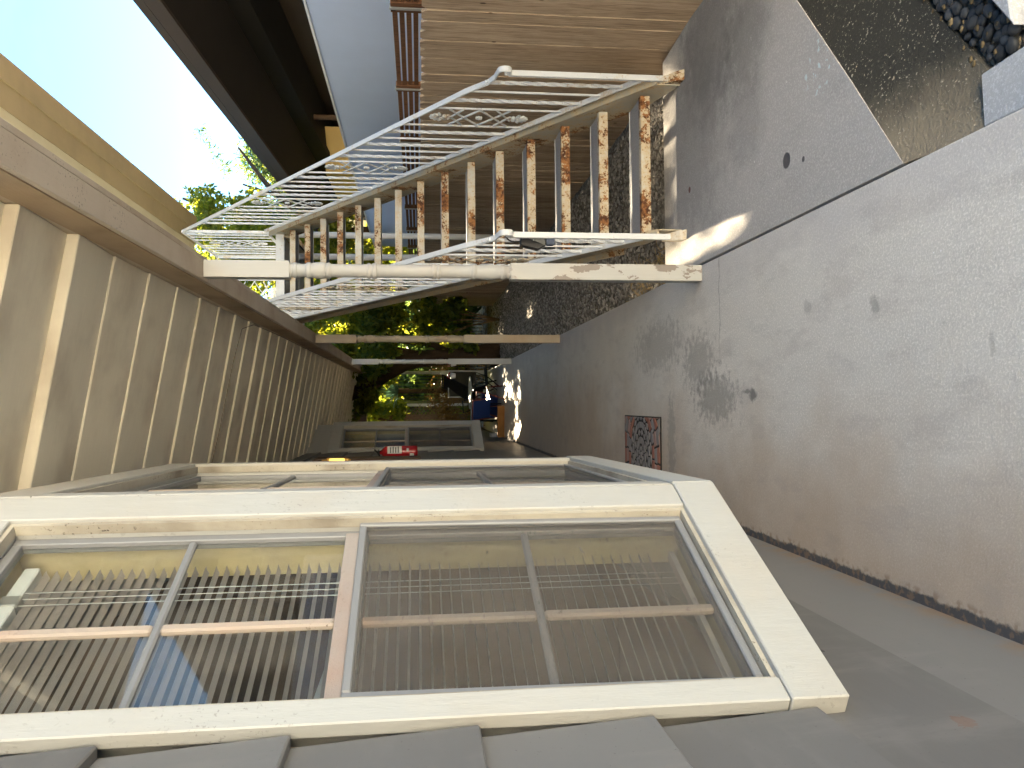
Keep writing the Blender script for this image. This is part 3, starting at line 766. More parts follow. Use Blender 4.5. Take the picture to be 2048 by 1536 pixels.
def make_post(y, mat, label):
    cx = 0.706
    m = MB()
    m.box(cx - HS, cx + HS, y, y + 2 * HS, 0.002, 1.058); m.box(cx - HS, cx + HS, y, y + 2 * HS, 2.215, 2.644)
    m.lathe(prof, cx, y + HS, 24)
    m.build('porch_post', mat, house, label=label, bevel=0.0015)
make_post(4.312, POST, 'nearest turned porch post with paint peeling off its foot')
make_post(8.862, POST_TAN, 'second porch post, tan with brown streaks')
make_post(13.61, POST_WHITE, 'third porch post, cool white')
make_post(18.45, POST_WHITE, 'farthest porch post at the rounded slab corner')

# loose cable along the ceiling
cb = MB(); cy = 5.93
cb.tube([(-0.64, cy - 0.12, zc(-.64) - 0.055), (-0.2, cy - 0.05, zc(-.2) - 0.062), (0.3, cy, zc(.3) - 0.06), (0.55, cy + 0.08, zc(.55) - 0.06), (0.61, cy + 0.4, zc(.61) - 0.07), (0.62, cy + 1.6, zc(.62) - 0.075), (0.625, cy + 3.0, zc(.62) - 0.06), (0.63, cy + 6.0, zc(.62) - 0.07)], 0.003, 6)
cb.build('cable', simple('dusty_cable', (0.22, 0.17, 0.12), 0.6), label='thin loose cable stapled across the ceiling boards and along the beam', cat='cable')

# upper roof overhang seen above the beam
uo = thing('upper_roof', 'golden tan roof overhang high beyond the porch beam', 'roof', (2.0, 6, 5))
MB().box(0.6, 2.47, 5.2, 12.9, 4.95, 5.02).build('lit_soffit_strip', SOFFIT_LIT, uo)
MB().box(2.4715, 2.69, 5.2, 12.9, 4.945, 5.02).build('soffit', SOFFIT, uo)
MB().box(2.6915, 2.90, 5.2, 12.95, 4.93, 5.09).build('fascia', SOFFIT, uo)
MB().box(0.3, 2.88, 5.2, 12.9, 5.095, 5.16).build('roof_deck', SOFFIT, uo)
MB().box(0.30, 0.42, 5.2, 12.9, 3.25, 4.949).build('upper_wall', SOFFIT_LIT, uo)

# ================================================================== staircase
stairs = thing('staircase', 'white metal outdoor staircase with rust stained tread edges', 'staircase', (1.43, 4.8, 0))
RISE, RUN, Y1 = 0.194, 0.291, 4.81
def zn(y): return RISE + (y - Y1) * RISE / RUN          # nosing line
def xl(y): return 0.972 - 0.0187 * (y - 4.7)
XR = 1.88
NT = 15
for k in range(1, NT + 1):
    y0 = Y1 + (k - 1) * RUN; z = RISE * k
    x0 = xl(y0) + 0.052; x1 = XR - 0.012
    m = MB().box(x0, x1, y0 + 0.007, y0 + 0.275, z - 0.052, z - 0.003)
    tr = m.build('tread', TREAD, stairs, bevel=0.004)
    m = MB(); m.box(x0 - 0.002, x1 + 0.002, y0, y0 + 0.006, z - 0.056, z); m.box(x0 - 0.002, x1 + 0.002, y0 + 0.0065, y0 + 0.045, z - 0.0025, z + 0.0015)
    m.build('nosing', NOSING, tr)
    m = MB(); m.box(x0, x1, y0 + 0.276, y0 + 0.281, z - 0.056, z); m.build('tread_back', RAIL, tr)
YT = Y1 + NT * RUN          # landing edge
ZT = RISE * (NT + 1)
# stringers (channels)
def stringer(xf, sgn):
    ya, yb_ = 4.66, YT + 0.05
    m = MB()
    def q(y, dz): return Vector((xf(y), y, max(zn(y) + dz, -0.004)))
    t = 0.008 * sgn
    fl = 0.045 * sgn
    ys_ = [ya, 5.05, 6.0, 7.0, 8.0, yb_]
    for a, b in zip(ys_[:-1], ys_[1:]):
        A, B = q(a, 0.05), q(b, 0.05); C, D = q(b, -0.245), q(a, -0.245)
        T = Vector((t, 0, 0))
        m.hexa([D, D + T, C + T, C, A, A + T, B + T, B])
    A, B = q(ya, 0.05), q(yb_, 0.05)
    m.hexa([A + Vector((0, 0, -.008)), A + Vector((fl, 0, -.008)), B + Vector((fl, 0, -.008)), B + Vector((0, 0, -.008)), A + Vector((0, 0, .001)), A + Vector((fl, 0, .001)), B + Vector((fl, 0, .001)), B + Vector((0, 0, .001))])
    y5 = 5.2
    A, B = q(y5, -0.245), q(yb_, -0.245)
    m.hexa([A + Vector((0, 0, -.001)), A + Vector((fl, 0, -.001)), B + Vector((fl, 0, -.001)), B + Vector((0, 0, -.001)), A + Vector((0, 0, .008)), A + Vector((fl, 0, .008)), B + Vector((fl, 0, .008)), B + Vector((0, 0, .008))])
    return m
stringer(lambda y: XR, 1).build('stringer', STRINGER, stairs)
stringer(lambda y: xl(y) + 0.048, -1).build('stringer', STRINGER, stairs)
# landing
m = MB().box(0.80, 1.93, YT + 0.002, 10.86, ZT - 0.075, ZT); m.build('landing', RAIL, stairs, bevel=0.004)
for xx in (0.84, 1.86):
    MB().box(xx, xx + 0.05, YT + 0.06, 10.84, ZT - 0.2, ZT - 0.077).build('joist', STRINGER, stairs)
m = MB().box(xl(YT), 1.9, YT - 0.012, YT, ZT - 0.09, ZT + 0.001); m.build('landing_edge', RAIL, stairs)
for cx_, cy_ in ((1.955, 9.52), (1.70, 9.50)):
    m = MB().tube([(cx_, cy_, -0.13), (cx_, cy_, ZT - 0.20)], 0.036, 16); m.build('column', COLUMN, stairs)
m = MB(); m.bar((1.80, YT + 0.02, ZT - 0.22), (1.45, YT + 0.5, ZT - 0.55), 0.012, 0.012); m.bar((0.95, YT + .1, ZT - 0.21), (1.9, YT + .1, ZT - .21), .05, .03)
m.build('brace', BLACKMETAL, stairs)

# --- balusters (shared meshes, length 0.835)
HL = 0.835
def plain_mesh():
    return MB().box(-0.0058, 0.0058, -0.0058, 0.0058, 0, HL).mesh('baluster', RAIL)
def twisted_mesh():
    m = MB(); n = 60; r = 0.0125
    vs, fs = [], []
    for i in range(n + 1):
        z = HL * i / n
        tw = 0.0
        u = (z - 0.06) / (HL - 0.12)
        tw = max(0, min(1, u)) * math.pi * 2 * 2.1
        for k in range(4):
            a = tw + math.pi / 4 + k * math.pi / 2
            vs.append((r * math.cos(a), r * math.sin(a), z))
    for i in range(n):
        for k in range(4):
            fs.append((i * 4 + k, i * 4 + (k + 1) % 4, (i + 1) * 4 + (k + 1) % 4, (i + 1) * 4 + k))
    return m.add(vs, fs).mesh('twisted_baluster', RAIL)
def panel_mesh(rusty_=False):
    """crossed bars with a cast rosette at both ends; local: y across (width .30), z up, centred"""
    m = MB(); W, Hh = 0.145, 0.20
    for s in (1, -1):
        for (a, b) in (((-W, -Hh), (W, 0)), ((-W, 0), (W, Hh)), ((-W * .25, -Hh * 1.05), (W, -Hh * .55)), ((-W, Hh * .55), (W * .25, Hh * 1.05))):
            m.bar((0, s * a[0], a[1]), (0, s * b[0], b[1]), 0.010, 0.010, up=(1, 0, 0))
    for zz, sg in ((Hh * 1.22, 1), (-Hh * 1.22, -1)):
        for k in range(7):
            a = (k - 3) * 0.42
            L = 0.055
            p = Vector((0, math.sin(a) * L * 0.8, zz + sg * math.cos(a) * L))
            rot = Matrix.Rotation(-a * sg, 3, 'X')
            m.ellipsoid(p, 0.011, 0.013, 0.036, 6, 4, rot)
        for dy in (-0.02, 0, 0.02):
            m.ellipsoid((0, dy, zz - sg * 0.012), 0.014, 0.014, 0.016, 6, 4)
    for k in range(6):
        a = k * math.pi / 3
        m.ellipsoid((0, 0.016 * math.cos(a), 0.016 * math.sin(a)), 0.011, 0.009, 0.009, 6, 4)
    m.ellipsoid((0, W, 0), .013, .013, .013, 6, 4); m.ellipsoid((0, -W, 0), .013, .013, .013, 6, 4)
    return m.mesh('scroll_panel', RAIL_RUST if rusty_ else RAIL)
ME_P, ME_T, ME_S, ME_SR = plain_mesh(), twisted_mesh(), panel_mesh(), panel_mesh(True)
def put(me, name, parent, loc, rz=0.0):
    o = bpy.data.objects.new(name, me); COL.objects.link(o); o.parent = parent
    w = Vector(parent.location) + (Vector(parent.parent.location) if parent.parent else Vector())
    o.location = Vector(loc) - w; o.rotation_euler.z = rz
    return o

def scroll_rail(xf, y_end, zend=None):
    """cap rail with a volute at its foot"""
    w, th = 0.034, 0.011
    pts = []
    hz = lambda y: zn(y) + 0.97
    # volute: curls under at the low end
    c = Vector((0, 4.63, hz(4.70) - 0.052))
    R = 0.05
    for i in range(15):
        a = math.radians(-250 + i * (250 + 34) / 14 * 1.0)
        rr = R * (0.42 + 0.58 * i / 14)
        # start inside, sweep over the top of the curl
        ang = math.radians(20) - (1 - i / 14) * math.radians(300)
        pts.append((c.y + rr * math.sin(-ang + math.radians(0)) * -1 * -1, c.z + rr * math.cos(ang)))
    pts = []
    for i in range(18):
        u = i / 17
        ang = math.radians(-300 + 300 * u)       # -300 .. 0 ; 0 = top
        rr = R * (0.40 + 0.60 * u)
        pts.append((c.y + rr * math.sin(ang), c.z + rr * math.cos(ang)))
    y2 = 4.95
    pts.append((4.72, c.z + R + 0.012)); pts.append((4.80, c.z + R + 0.045))
    pts.append((y2, hz(y2)))
    pts.append((y_end, hz(y_end)))
    m = MB(); vs = []; fs = []
    for i, (y, z) in enumerate(pts):
        a = pts[max(i - 1, 0)]; b = pts[min(i + 1, len(pts) - 1)]
        t = Vector((b[0] - a[0], b[1] - a[1])).normalized(); nrm = Vector((-t.y, t.x))
        x = xf(y)
        for dx, dn_ in ((-w / 2, 0), (w / 2, 0), (w / 2, th), (-w / 2, th)):
            vs.append((x + dx, y + nrm.x * (dn_ - th), z + nrm.y * (dn_ - th)))
    for i in range(len(pts) - 1):
        for k in range(4):
            fs.append((i * 4 + k, i * 4 + (k + 1) % 4, (i + 1) * 4 + (k + 1) % 4, (i + 1) * 4 + k))
    fs.append((3, 2, 1, 0)); e = (len(pts) - 1) * 4; fs.append((e, e + 1, e + 2, e + 3))
    m.add(vs, fs)
    # smaller channel bar under the cap
    A, B = (xf(4.78), 4.78, hz(4.78) - 0.020), (xf(y_end), y_end, hz(y_end) - 0.020)
    m.bar(A, B, 0.022, 0.014)
    return m
def railing(xf, label, rust_panels):
    rl = scroll_rail(xf, YT + 0.07).build('railing', RAIL, stairs, label=label, bevel=0.002)
    m = MB(); m.bar((xf(4.68), 4.68, zn(4.68) + 0.122), (xf(YT), YT, zn(YT) + 0.122), 0.034, 0.012)
    m.build('lower_rail', RAIL, rl, bevel=0.002)
    m = MB(); m.box(xf(4.66) - 0.017, xf(4.66) + 0.017, 4.645, 4.670, -0.004, zn(4.7) + 0.90)
    m.build('newel', RAIL, rl, bevel=0.002)
    m = MB(); m.hexa([Vector((xf(4.6) - .03, 4.58, -.005)), Vector((xf(4.6) + .03, 4.58, -.005)), Vector((xf(4.7) + .02, 4.69, -.005)), Vector((xf(4.7) - .02, 4.69, -.005)),
                      Vector((xf(4.6) - .028, 4.60, .03)), Vector((xf(4.6) + .028, 4.60, .03)), Vector((xf(4.7) + .02, 4.69, .11)), Vector((xf(4.7) - .02, 4.69, .11))])
    m.build('foot_plate', RAIL_RUST, rl)
    y = 4.80
    seq = 'TPT(TPTPT(TPTPT(TPTPT'
    st = 0.150
    for ch in seq:
        if y > YT - 0.03: break
        zb = zn(y) + 0.125
        if ch == 'T': put(ME_T, 'twisted_baluster', rl, (xf(y), y, zb)); y += st
        elif ch == 'P': put(ME_P, 'baluster', rl, (xf(y), y, zb)); y += st
        elif ch == '(':
            put(ME_P, 'baluster', rl, (xf(y), y, zb))
            yc = y + 0.165
            put(ME_SR if rust_panels else ME_S, 'scroll_panel', rl, (xf(yc), yc, zn(yc) + 0.125 + HL * 0.5))
            y += 0.33
            put(ME_P, 'baluster', rl, (xf(y), y, zn(y) + 0.125)); y += st
    return rl
railing(lambda y: XR + 0.035, 'right railing between the treads and the board fence', False)
railing(lambda y: xl(y), 'left railing beside the nearest porch post, rust on its scrollwork', True)
# level railing round the landing
lr = MB()
z1_ = ZT + 1.02
lr.box(1.898, 1.932, YT + 0.06, 10.82, z1_ - 0.011, z1_); lr.box(0.86, 1.932, 10.8, 10.83, z1_ - 0.0105, z1_ + 0.0005)
lrail = lr.build('landing_railing', RAIL, stairs, bevel=0.002)
m = MB(); m.box(1.90, 1.93, YT + 0.06, 10.82, ZT + 0.10, ZT + 0.112); m.box(0.86, 1.93, 10.802, 10.828, ZT + 0.1005, ZT + 0.1125); m.build('lower_rail', RAIL, lrail)
for q in ((1.90, YT + 0.05), (1.90, 10.80), (0.86, 10.80)):
    MB().box(q[0], q[0] + .03, q[1], q[1] + .03, ZT, z1_ - 0.012).build('newel', RAIL, lrail)
for i, y in enumerate((9.40, 9.55, 9.72, 10.05, 10.2, 10.36, 10.52, 10.67)):
    o = put(ME_T if i in (0, 4, 6) else ME_P, 'baluster', lrail, (1.915, y, ZT + 0.11)); o.scale.z = 1.075
put(ME_S, 'scroll_panel', lrail, (1.915, 9.885, ZT + 0.55))
for i, x in enumerate((1.78, 1.62, 1.29, 1.14, 1.0)):
    o = put(ME_T if i in (0, 3) else ME_P, 'baluster', lrail, (x, 10.815, ZT + 0.11)); o.scale.z = 1.075
put(ME_S, 'scroll_panel', lrail, (1.455, 10.815, ZT + 0.55), math.pi / 2)

# key lockbox hanging on the left handrail
lb = thing('key_lockbox', 'grey key lockbox with black cover hanging from the left stair rail', 'lockbox', (0.955, 4.76, 0.86))
m = MB(); m.hexa([Vector(p) for p in ((0.925, 4.745, 0.80), (0.99, 4.745, 0.80), (0.99, 4.79, 0.80), (0.925, 4.79, 0.80), (0.945, 4.745, 0.93), (0.99, 4.745, 0.93), (0.99, 4.79, 0.93), (0.945, 4.79, 0.93))])
m.build('body', GREYMETAL, lb, bevel=0.004)
m = MB(); m.hexa([Vector(p) for p in ((0.905, 4.738, 0.845), (0.93, 4.738, 0.80), (0.93, 4.80, 0.80), (0.905, 4.80, 0.845), (0.93, 4.738, 0.95), (0.992, 4.738, 0.95), (0.992, 4.80, 0.95), (0.93, 4.80, 0.95))])
m.build('cover', BLACKPL, lb, bevel=0.005)
m = MB(); m.hexa([Vector(p) for p in ((0.935, 4.735, 0.745), (0.992, 4.735, 0.745), (0.992, 4.79, 0.745), (0.935, 4.79, 0.745), (0.935, 4.735, 0.795), (0.992, 4.735, 0.795), (0.992, 4.79, 0.795), (0.935, 4.79, 0.795))])
m.build('dial_cover', CLEARPL, lb, bevel=0.008, seg=2)
m = MB()
sh = [(0.955, 4.765, 0.94)] + [(0.955 + 0.030 * (1 - math.cos(a)) - 0.0, 4.765 + 0.0, 0.985 + 0.045 * math.sin(a)) for a in [math.pi * i / 8 for i in range(9)]] + [(1.012, 4.765, 0.955)]
m.tube(sh, 0.0045, 8); m.build('shackle', BLACKPL, lb)
m = MB()
for dx, dz in ((0.0, 0.0), (0.012, 0.012), (0.0, 0.024), (0.03, 0.004)):
    m.ellipsoid((0.95 + dx, 4.7435, 0.86 + dz), 0.003, 0.002, 0.003, 6, 4)
m.build('rivets', WHITEPL, lb)

# ================================================================== fences and neighbour on the right
XF = 2.19
fence = thing('board_fence', 'tan dog eared board fence behind the stairs', 'fence', (XF, 10, -0.1))
y = 2.6
bw = 0.127
fm = []
for v in range(6):
    m = MB(); w_ = bw - 0.005; h = 1.625
    th = 0.018
    prof2 = [(0, 0), (w_, 0), (w_, h - 0.032), (w_ - 0.026, h), (0.026, h), (0, h - 0.032)]
    q = 0.0015 * (v - 2)
    vs = [(0 + q, a, b) for a, b in prof2] + [(th + q, a, b) for a, b in prof2]
    m.add(vs, [(5, 4, 3, 2, 1, 0), (6, 7, 8, 9, 10, 11)] + [(i, (i + 1) % 6, (i + 1) % 6 + 6, i + 6) for i in range(6)])
    fm.append(m.mesh('fence_board', FENCE))
nb = 0
while y < 18.2:
    o = bpy.data.objects.new('fence_board', fm[rnd.randrange(6)]); COL.objects.link(o); o.parent = fence
    o.location = Vector((XF + rnd.uniform(-0.002, 0.002), y, -0.10 + rnd.uniform(-0.006, 0.006))) - Vector(fence.location)
    o.rotation_euler.x = rnd.uniform(-0.002, 0.002)
    y += bw; nb += 1
for z in (0.15, 1.2):
    MB().box(XF + 0.024, XF + 0.062, 2.6, 18.2, z, z + 0.09).build('fence_rail', FENCE, fence)
# brown trellis topper
XT = 2.30
tre = thing('trellis_topper', 'brown slatted trellis strip showing above the board fence', 'trellis', (XT, 9, 1.5))
yy = 3.45
first = True
while yy < 15.0:
    y0, y1 = yy, yy + 1.22
    for q in range(4):
        z0 = 1.540 + q * 0.041
        MB().box(XT, XT + 0.022, y0 + 0.10, y1 - 0.02, z0, z0 + 0.029).build('slat', TRELLIS, tre)
    MB().box(XT - 0.006, XT + 0.03, y1 - 0.018, y1 + 0.028, 1.50, 1.700).build('post', TRELLIS, tre)
    MB().box(XT - 0.004, XT + 0.03, y0 + 0.062, y0 + 0.098, 1.50, 1.700).build('post', TRELLIS, tre)
    MB().box(XT - 0.012, XT + 0.02, y1 + 0.0305, y1 + 0.058, 1.50, 1.706).build('post_bracket', GALV, tre, bevel=0.003)
    yy += 1.22
# lavender wall with white cap
lav = thing('privacy_wall', 'smooth lavender grey wall with a thin white cap behind the trellis', 'wall', (3.0, 8, 0))
MB().box(3.0, 3.12, 1.8, 15.6, -0.14, 2.365).build('panel', LAV, lav)
MB().box(2.985, 3.135, 1.8, 15.62, 2.3655, 2.385).build('cap', CAPWHITE, lav)
# neighbouring building; the shade under its deep eaves is put into dark colours
nbh = thing('neighbour_house', 'dark brown neighbouring house with deep shadowed eaves', 'house', (5, 9, 0))
def ex(y): return 3.6
def ez(y): return -(y - 7.45) * 0.042
def strip(x0, x1, z0, z1, mat, name, ya=5.0, yb2=19.0):
    m = MB()
    a, b = ez(ya), ez(yb2)
    m.hexa([(ex(ya) + x0, ya, z0 + a), (ex(ya) + x1, ya, z0 + a), (ex(yb2) + x1, yb2, z0 + b), (ex(yb2) + x0, yb2, z0 + b), (ex(ya) + x0, ya, z1 + a), (ex(ya) + x1, ya, z1 + a), (ex(yb2) + x1, yb2, z1 + b), (ex(yb2) + x0, yb2, z1 + b)])
    return m.build(name, mat, nbh)
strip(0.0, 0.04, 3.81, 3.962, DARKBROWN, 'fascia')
strip(0.042, 1.05, 3.82, 3.86, simple('shaded_brown_boards', (0.028, 0.021, 0.015), 0.8, 0.2, 3.0), 'soffit')
strip(1.052, 1.20, 3.55, 3.86, SHADESOFF, 'beam')
strip(1.202, 1.98, 3.60, 3.66, SHADESOFF, 'soffit')
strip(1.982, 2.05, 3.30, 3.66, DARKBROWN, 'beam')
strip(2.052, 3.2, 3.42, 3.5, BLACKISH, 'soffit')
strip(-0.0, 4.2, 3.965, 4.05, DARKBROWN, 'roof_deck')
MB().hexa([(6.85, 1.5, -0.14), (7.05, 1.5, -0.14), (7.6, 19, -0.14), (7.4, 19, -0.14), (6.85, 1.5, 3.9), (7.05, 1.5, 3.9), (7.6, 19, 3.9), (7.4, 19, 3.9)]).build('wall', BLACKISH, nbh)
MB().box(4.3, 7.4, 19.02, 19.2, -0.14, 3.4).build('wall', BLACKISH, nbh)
MB().tube([(4.95, 14.2, -0.14), (4.95, 14.2, 3.55)], 0.045, 10).build('drain_pipe', PIPEBROWN, nbh)
for yy in (9.0, 12.2):
    MB().box(6.0, 6.04, yy, yy + 0.05, 0, 3.4).build('mullion', DARKBROWN, nbh)
yh = thing('yellow_building', 'yellow stucco building glimpsed beyond the end of the lavender wall', 'building', (5, 17, 0))
MB().hexa([(4.45, 15.9, -0.14), (5.2, 15.4, -0.14), (5.4, 23, -0.14), (4.7, 23, -0.14), (4.45, 15.9, 3.3), (5.2, 15.4, 3.3), (5.4, 23, 3.3), (4.7, 23, 3.3)]).build('wall', YELLOW, yh)

# unseen house added behind the camera to bounce sunlight onto facing surfaces
ch = thing('bounce_house', 'unseen pale stucco house added behind the camera to bounce sunlight', 'house', (2, -10, 0))
BOUNCE_STUCCO = simple('bounce_stucco', (0.60, 0.60, 0.58), 0.9, 0.05, 2.0)
MB().box(-16, 18, -10.4, -10.0, -0.14, 6.2).build('wall', BOUNCE_STUCCO, ch)
MB().box(-16.4, 18.4, -11.5, -9.6, 6.201, 6.4).build('roof', DARKBROWN, ch)
for x in (-8, -3.5, 1.5, 6.0, 10.5):
    for z in (1.0, 3.9):
        f_ = MB().box(x - 0.06, x + 1.36, -9.998, -9.95, z - 0.06, z + 1.36).build('window', CAPWHITE, ch)
        MB().box(x, x + 1.3, -9.949, -9.94, z, z + 1.3).build('pane', BLACKISH, f_)
MB().box(-14, 16, -9.9, 1.15, -0.135, -0.125).build('bounce_paving', PAVER, kind='structure')  # unseen paving added as a further bounce surface
# ================================================================== pavers, pebbles, gravel
pv = MB(); pv.add([(0.78, 2.160, -.16), (0.94, 2.168, -.16), (0.99, 1.2, -.16), (0.78, 1.2, -.16), (0.78, 2.160, -.07), (0.94, 2.168, -.07), (0.99, 1.2, -.07), (0.78, 1.2, -.07)], [(0, 1, 2, 3), (7, 6, 5, 4), (4, 5, 1, 0), (5, 6, 2, 1), (6, 7, 3, 2), (7, 4, 0, 3)])
pv.build('paving_stone', PAVER, label='pale grey paving stone against the walkway edge', cat='paving stone', bevel=0.006)
pv = MB(); pv.add([(1.16, 2.14, -.16), (1.9, 2.9, -.16), (2.2, 2.2, -.16), (1.02, 2.035, -.16), (1.16, 2.14, -.07), (1.9, 2.9, -.07), (2.2, 2.2, -.07), (1.02, 2.035, -.07)], [(3, 2, 1, 0), (4, 5, 6, 7), (0, 1, 5, 4), (1, 2, 6, 5), (2, 3, 7, 6), (3, 0, 4, 7)])
pv.build('paving_stone', PAVER, label='pale speckled paving stone at the corner beyond the pebbles', cat='paving stone', bevel=0.006)
# black pebbles between apron and pavers
pm = []
for v in range(4):
    m = MB().ellipsoid((0, 0, 0), 0.0215, 0.0175, 0.012, 12, 8)
    m.v = [(x * (1 + 0.08 * math.sin(9 * y_ * 40 + v)), y_ * (1 + 0.07 * math.sin(50 * x + v)), z) for x, y_, z in m.v]
    pm.append(m.mesh('pebble', PEBBLE))
placed = []
tries = 0
while len(placed) < 260 and tries < 12000:
    tries += 1
    x = rnd.uniform(0.95, 1.75); y = rnd.uniform(1.95, 2.95)
    # inside: below the apron line, right/up of the paver
    ya_ = 2.02 + (x - 0.768) * (3.95 - 2.02) / (3.1 - 0.768)
    if y > ya_ - 0.015: continue
    if x < 0.985 and y < 2.185: continue
    if y < 2.075: continue
    # second paver quad
    if x > 1.03 and y < 2.14 + (x - 1.16) * 1.02 and x > 1.02: continue
    s = rnd.uniform(0.7, 1.35)
    if any((x - a) ** 2 + (y - b) ** 2 < (0.0235 * (s + c) / 1.7) ** 2 for a, b, c in placed): continue
    placed.append((x, y, s))
for (x, y, s) in placed:
    o = bpy.data.objects.new('pebble', pm[rnd.randrange(4)]); COL.objects.link(o)
    o.location = (x, y, -0.118 + rnd.uniform(0, 0.012)); o.scale = (s, s * rnd.uniform(0.85, 1.1), s)
    o.rotation_euler = (rnd.uniform(-.3, .3), rnd.uniform(-.3, .3), rnd.uniform(0, 6.28))
    tag(o, 'smooth black pebble in the bed beside the mossy apron', 'pebble', 'black pebbles between apron and paving stones')
# loose grit among the pebbles
def scatter_stones(n, region, r0, r1, zbase, seed, name, mat, kind='stuff', flat=0.6):
    rg = np.random.default_rng(seed)
    t = (1 + 5 ** .5) / 2
    base = np.array([(-1, t, 0), (1, t, 0), (-1, -t, 0), (1, -t, 0), (0, -1, t), (0, 1, t), (0, -1, -t), (0, 1, -t), (t, 0, -1), (t, 0, 1), (-t, 0, -1), (-t, 0, 1)], float)
    base /= np.linalg.norm(base[0])
    fc = np.array([(0, 11, 5), (0, 5, 1), (0, 1, 7), (0, 7, 10), (0, 10, 11), (1, 5, 9), (5, 11, 4), (11, 10, 2), (10, 7, 6), (7, 1, 8), (3, 9, 4), (3, 4, 2), (3, 2, 6), (3, 6, 8), (3, 8, 9), (4, 9, 5), (2, 4, 11), (6, 2, 10), (8, 6, 7), (9, 8, 1)])
    P = region(rg, n); n = len(P)
    r = rg.uniform(r0, r1, n) ** 1.0
    jit = 1 + rg.uniform(-0.3, 0.3, (n, 12, 1))
    V = base[None] * jit * r[:, None, None]
    V[:, :, 2] *= flat
    a = rg.uniform(0, 6.28, n); ca, sa = np.cos(a)[:, None], np.sin(a)[:, None]
    x = V[:, :, 0] * ca - V[:, :, 1] * sa; y = V[:, :, 0] * sa * 0.8 + V[:, :, 1] * ca * 0.8
    V = np.stack([x, y, V[:, :, 2]], -1) + P[:, None, :]
    V[:, :, 2] += zbase + rg.uniform(-0.3, 0.5, (n, 1)) * r[:, None] * flat
    F_ = fc[None] + (np.arange(n) * 12)[:, None, None]
    me = bpy.data.meshes.new(name)
    V = V.reshape(-1, 3); F_ = F_.reshape(-1, 3)
    me.vertices.add(len(V)); me.vertices.foreach_set('co', V.ravel().astype(np.float32))
    me.loops.add(F_.size); me.loops.foreach_set('vertex_index', F_.ravel().astype(np.int32))
    me.polygons.add(len(F_)); me.polygons.foreach_set('loop_start', np.arange(0, F_.size, 3, dtype=np.int32))
    me.materials.append(mat); me.update(calc_edges=True); me.validate()
    o = bpy.data.objects.new(name, me); COL.objects.link(o); o['kind'] = kind
    return o
def reg_gravel(rg, n):
    y = 5.15 + 13.5 * rg.uniform(0, 1, n) ** 1.5
    x = rg.uniform(0.76, 2.18, n)
    return np.stack([x, y, np.zeros(n)], 1)
scatter_stones(15000, reg_gravel, 0.008, 0.021, -0.137, 3, 'gravel', GRAVEL)
def reg_far(rg, n):
    y = rg.uniform(17, 23, n); x = rg.uniform(-3, 6, n); k = ~((x < 0.76) & (y < 19.9))
    return np.stack([x, y, np.zeros(n)], 1)[k]
scatter_stones(3000, reg_far, 0.015, 0.05, -0.137, 5, 'leaf_litter', stone_mat('litter', (0.05, 0.035, 0.02), (0.30, 0.2, 0.1), 0.9), flat=0.25)
def reg_grit(rg, n):
    x = rg.uniform(0.95, 1.7, n); y = 2.02 + (x - 0.768) * 0.8276 - rg.uniform(0.0, 0.35, n) ** 1.3
    return np.stack([x, y, np.zeros(n)], 1)
scatter_stones(700, reg_grit, 0.004, 0.011, -0.135, 8, 'grit', stone_mat('pale_grit', (0.10, 0.08, 0.06), (0.5, 0.43, 0.34)))

def reg_litter(rg, n):
    x = rg.uniform(0.98, 1.65, n); y = 2.02 + (x - 0.768) * 0.8276 - rg.uniform(-0.03, 0.30, n)
    return np.stack([x, y, np.zeros(n)], 1)
scatter_stones(70, reg_litter, 0.006, 0.016, -0.094, 18, 'leaf_litter', stone_mat('bed_litter', (0.10, 0.07, 0.035), (0.34, 0.25, 0.13), 0.9), flat=0.15)
m = MB(); m.tube([(1.62, 2.66, -0.088), (1.50, 2.52, -0.080), (1.42, 2.45, -0.086), (1.33, 2.34, -0.09)], [0.006, 0.005, 0.004, 0.002], 6); m.tube([(1.50, 2.52, -0.080), (1.47, 2.44, -0.07), (1.45, 2.40, -0.085)], [0.004, 0.003, 0.002], 5)
m.build('twig', TWIG, label='dry forked twig lying across the black pebbles', cat='twig')
# dry grass tufts and litter at the pad edge
tw = MB()
for i in range(140):
    x = rnd.uniform(0.77, 1.05); y = rnd.choice((rnd.uniform(5.15, 5.6), rnd.uniform(5.7, 6.3)))
    p = Vector((x, y, -0.13)); L = rnd.uniform(0.04, 0.13); a = rnd.uniform(0, 6.28)
    q = p + Vector((math.cos(a) * L * .8, math.sin(a) * L * .8, rnd.uniform(0.005, 0.06)))
    tw.tube([p, (p + q) / 2 + Vector((0, 0, .01)), q], 0.0022, 3, cap=False)
tw.build('dry_grass', simple('dry_grass', (0.40, 0.29, 0.13), 0.9, 0.3), kind='stuff')

# ================================================================== things along the house wall
# patterned door mat
mat_ = thing('doormat', 'dark rubber doormat with a round mosaic of pink and grey stones', 'doormat', (-0.37, 5.56, 0.002))
MB().box(-0.68 + 0.03, -0.097, 5.10, 6.01, 0.002, 0.011).build('backing', RUBBER, mat_, bevel=0.003)
mx0, mx1, my0, my1 = -0.645, -0.105, 5.11, 6.0
mcx, mcy = -0.37, 5.56
MT = [simple('mat_terracotta', (0.30, 0.13, 0.095), 0.8, 0.15), simple('mat_grey', (0.21, 0.20, 0.20), 0.8, 0.15), simple('mat_pink', (0.30, 0.20, 0.18), 0.8, 0.15)]
bins = [MB(), MB(), MB()]
def inside(x, y): return mx0 < x < mx1 and my0 < y < my1
rings = [(0.03, 0.075, 8), (0.083, 0.13, 12), (0.138, 0.185, 14), (0.193, 0.235, 18), (0.243, 0.285, 20), (0.293, 0.345, 20), (0.353, 0.41, 22), (0.418, 0.48, 24), (0.488, 0.56, 26)]
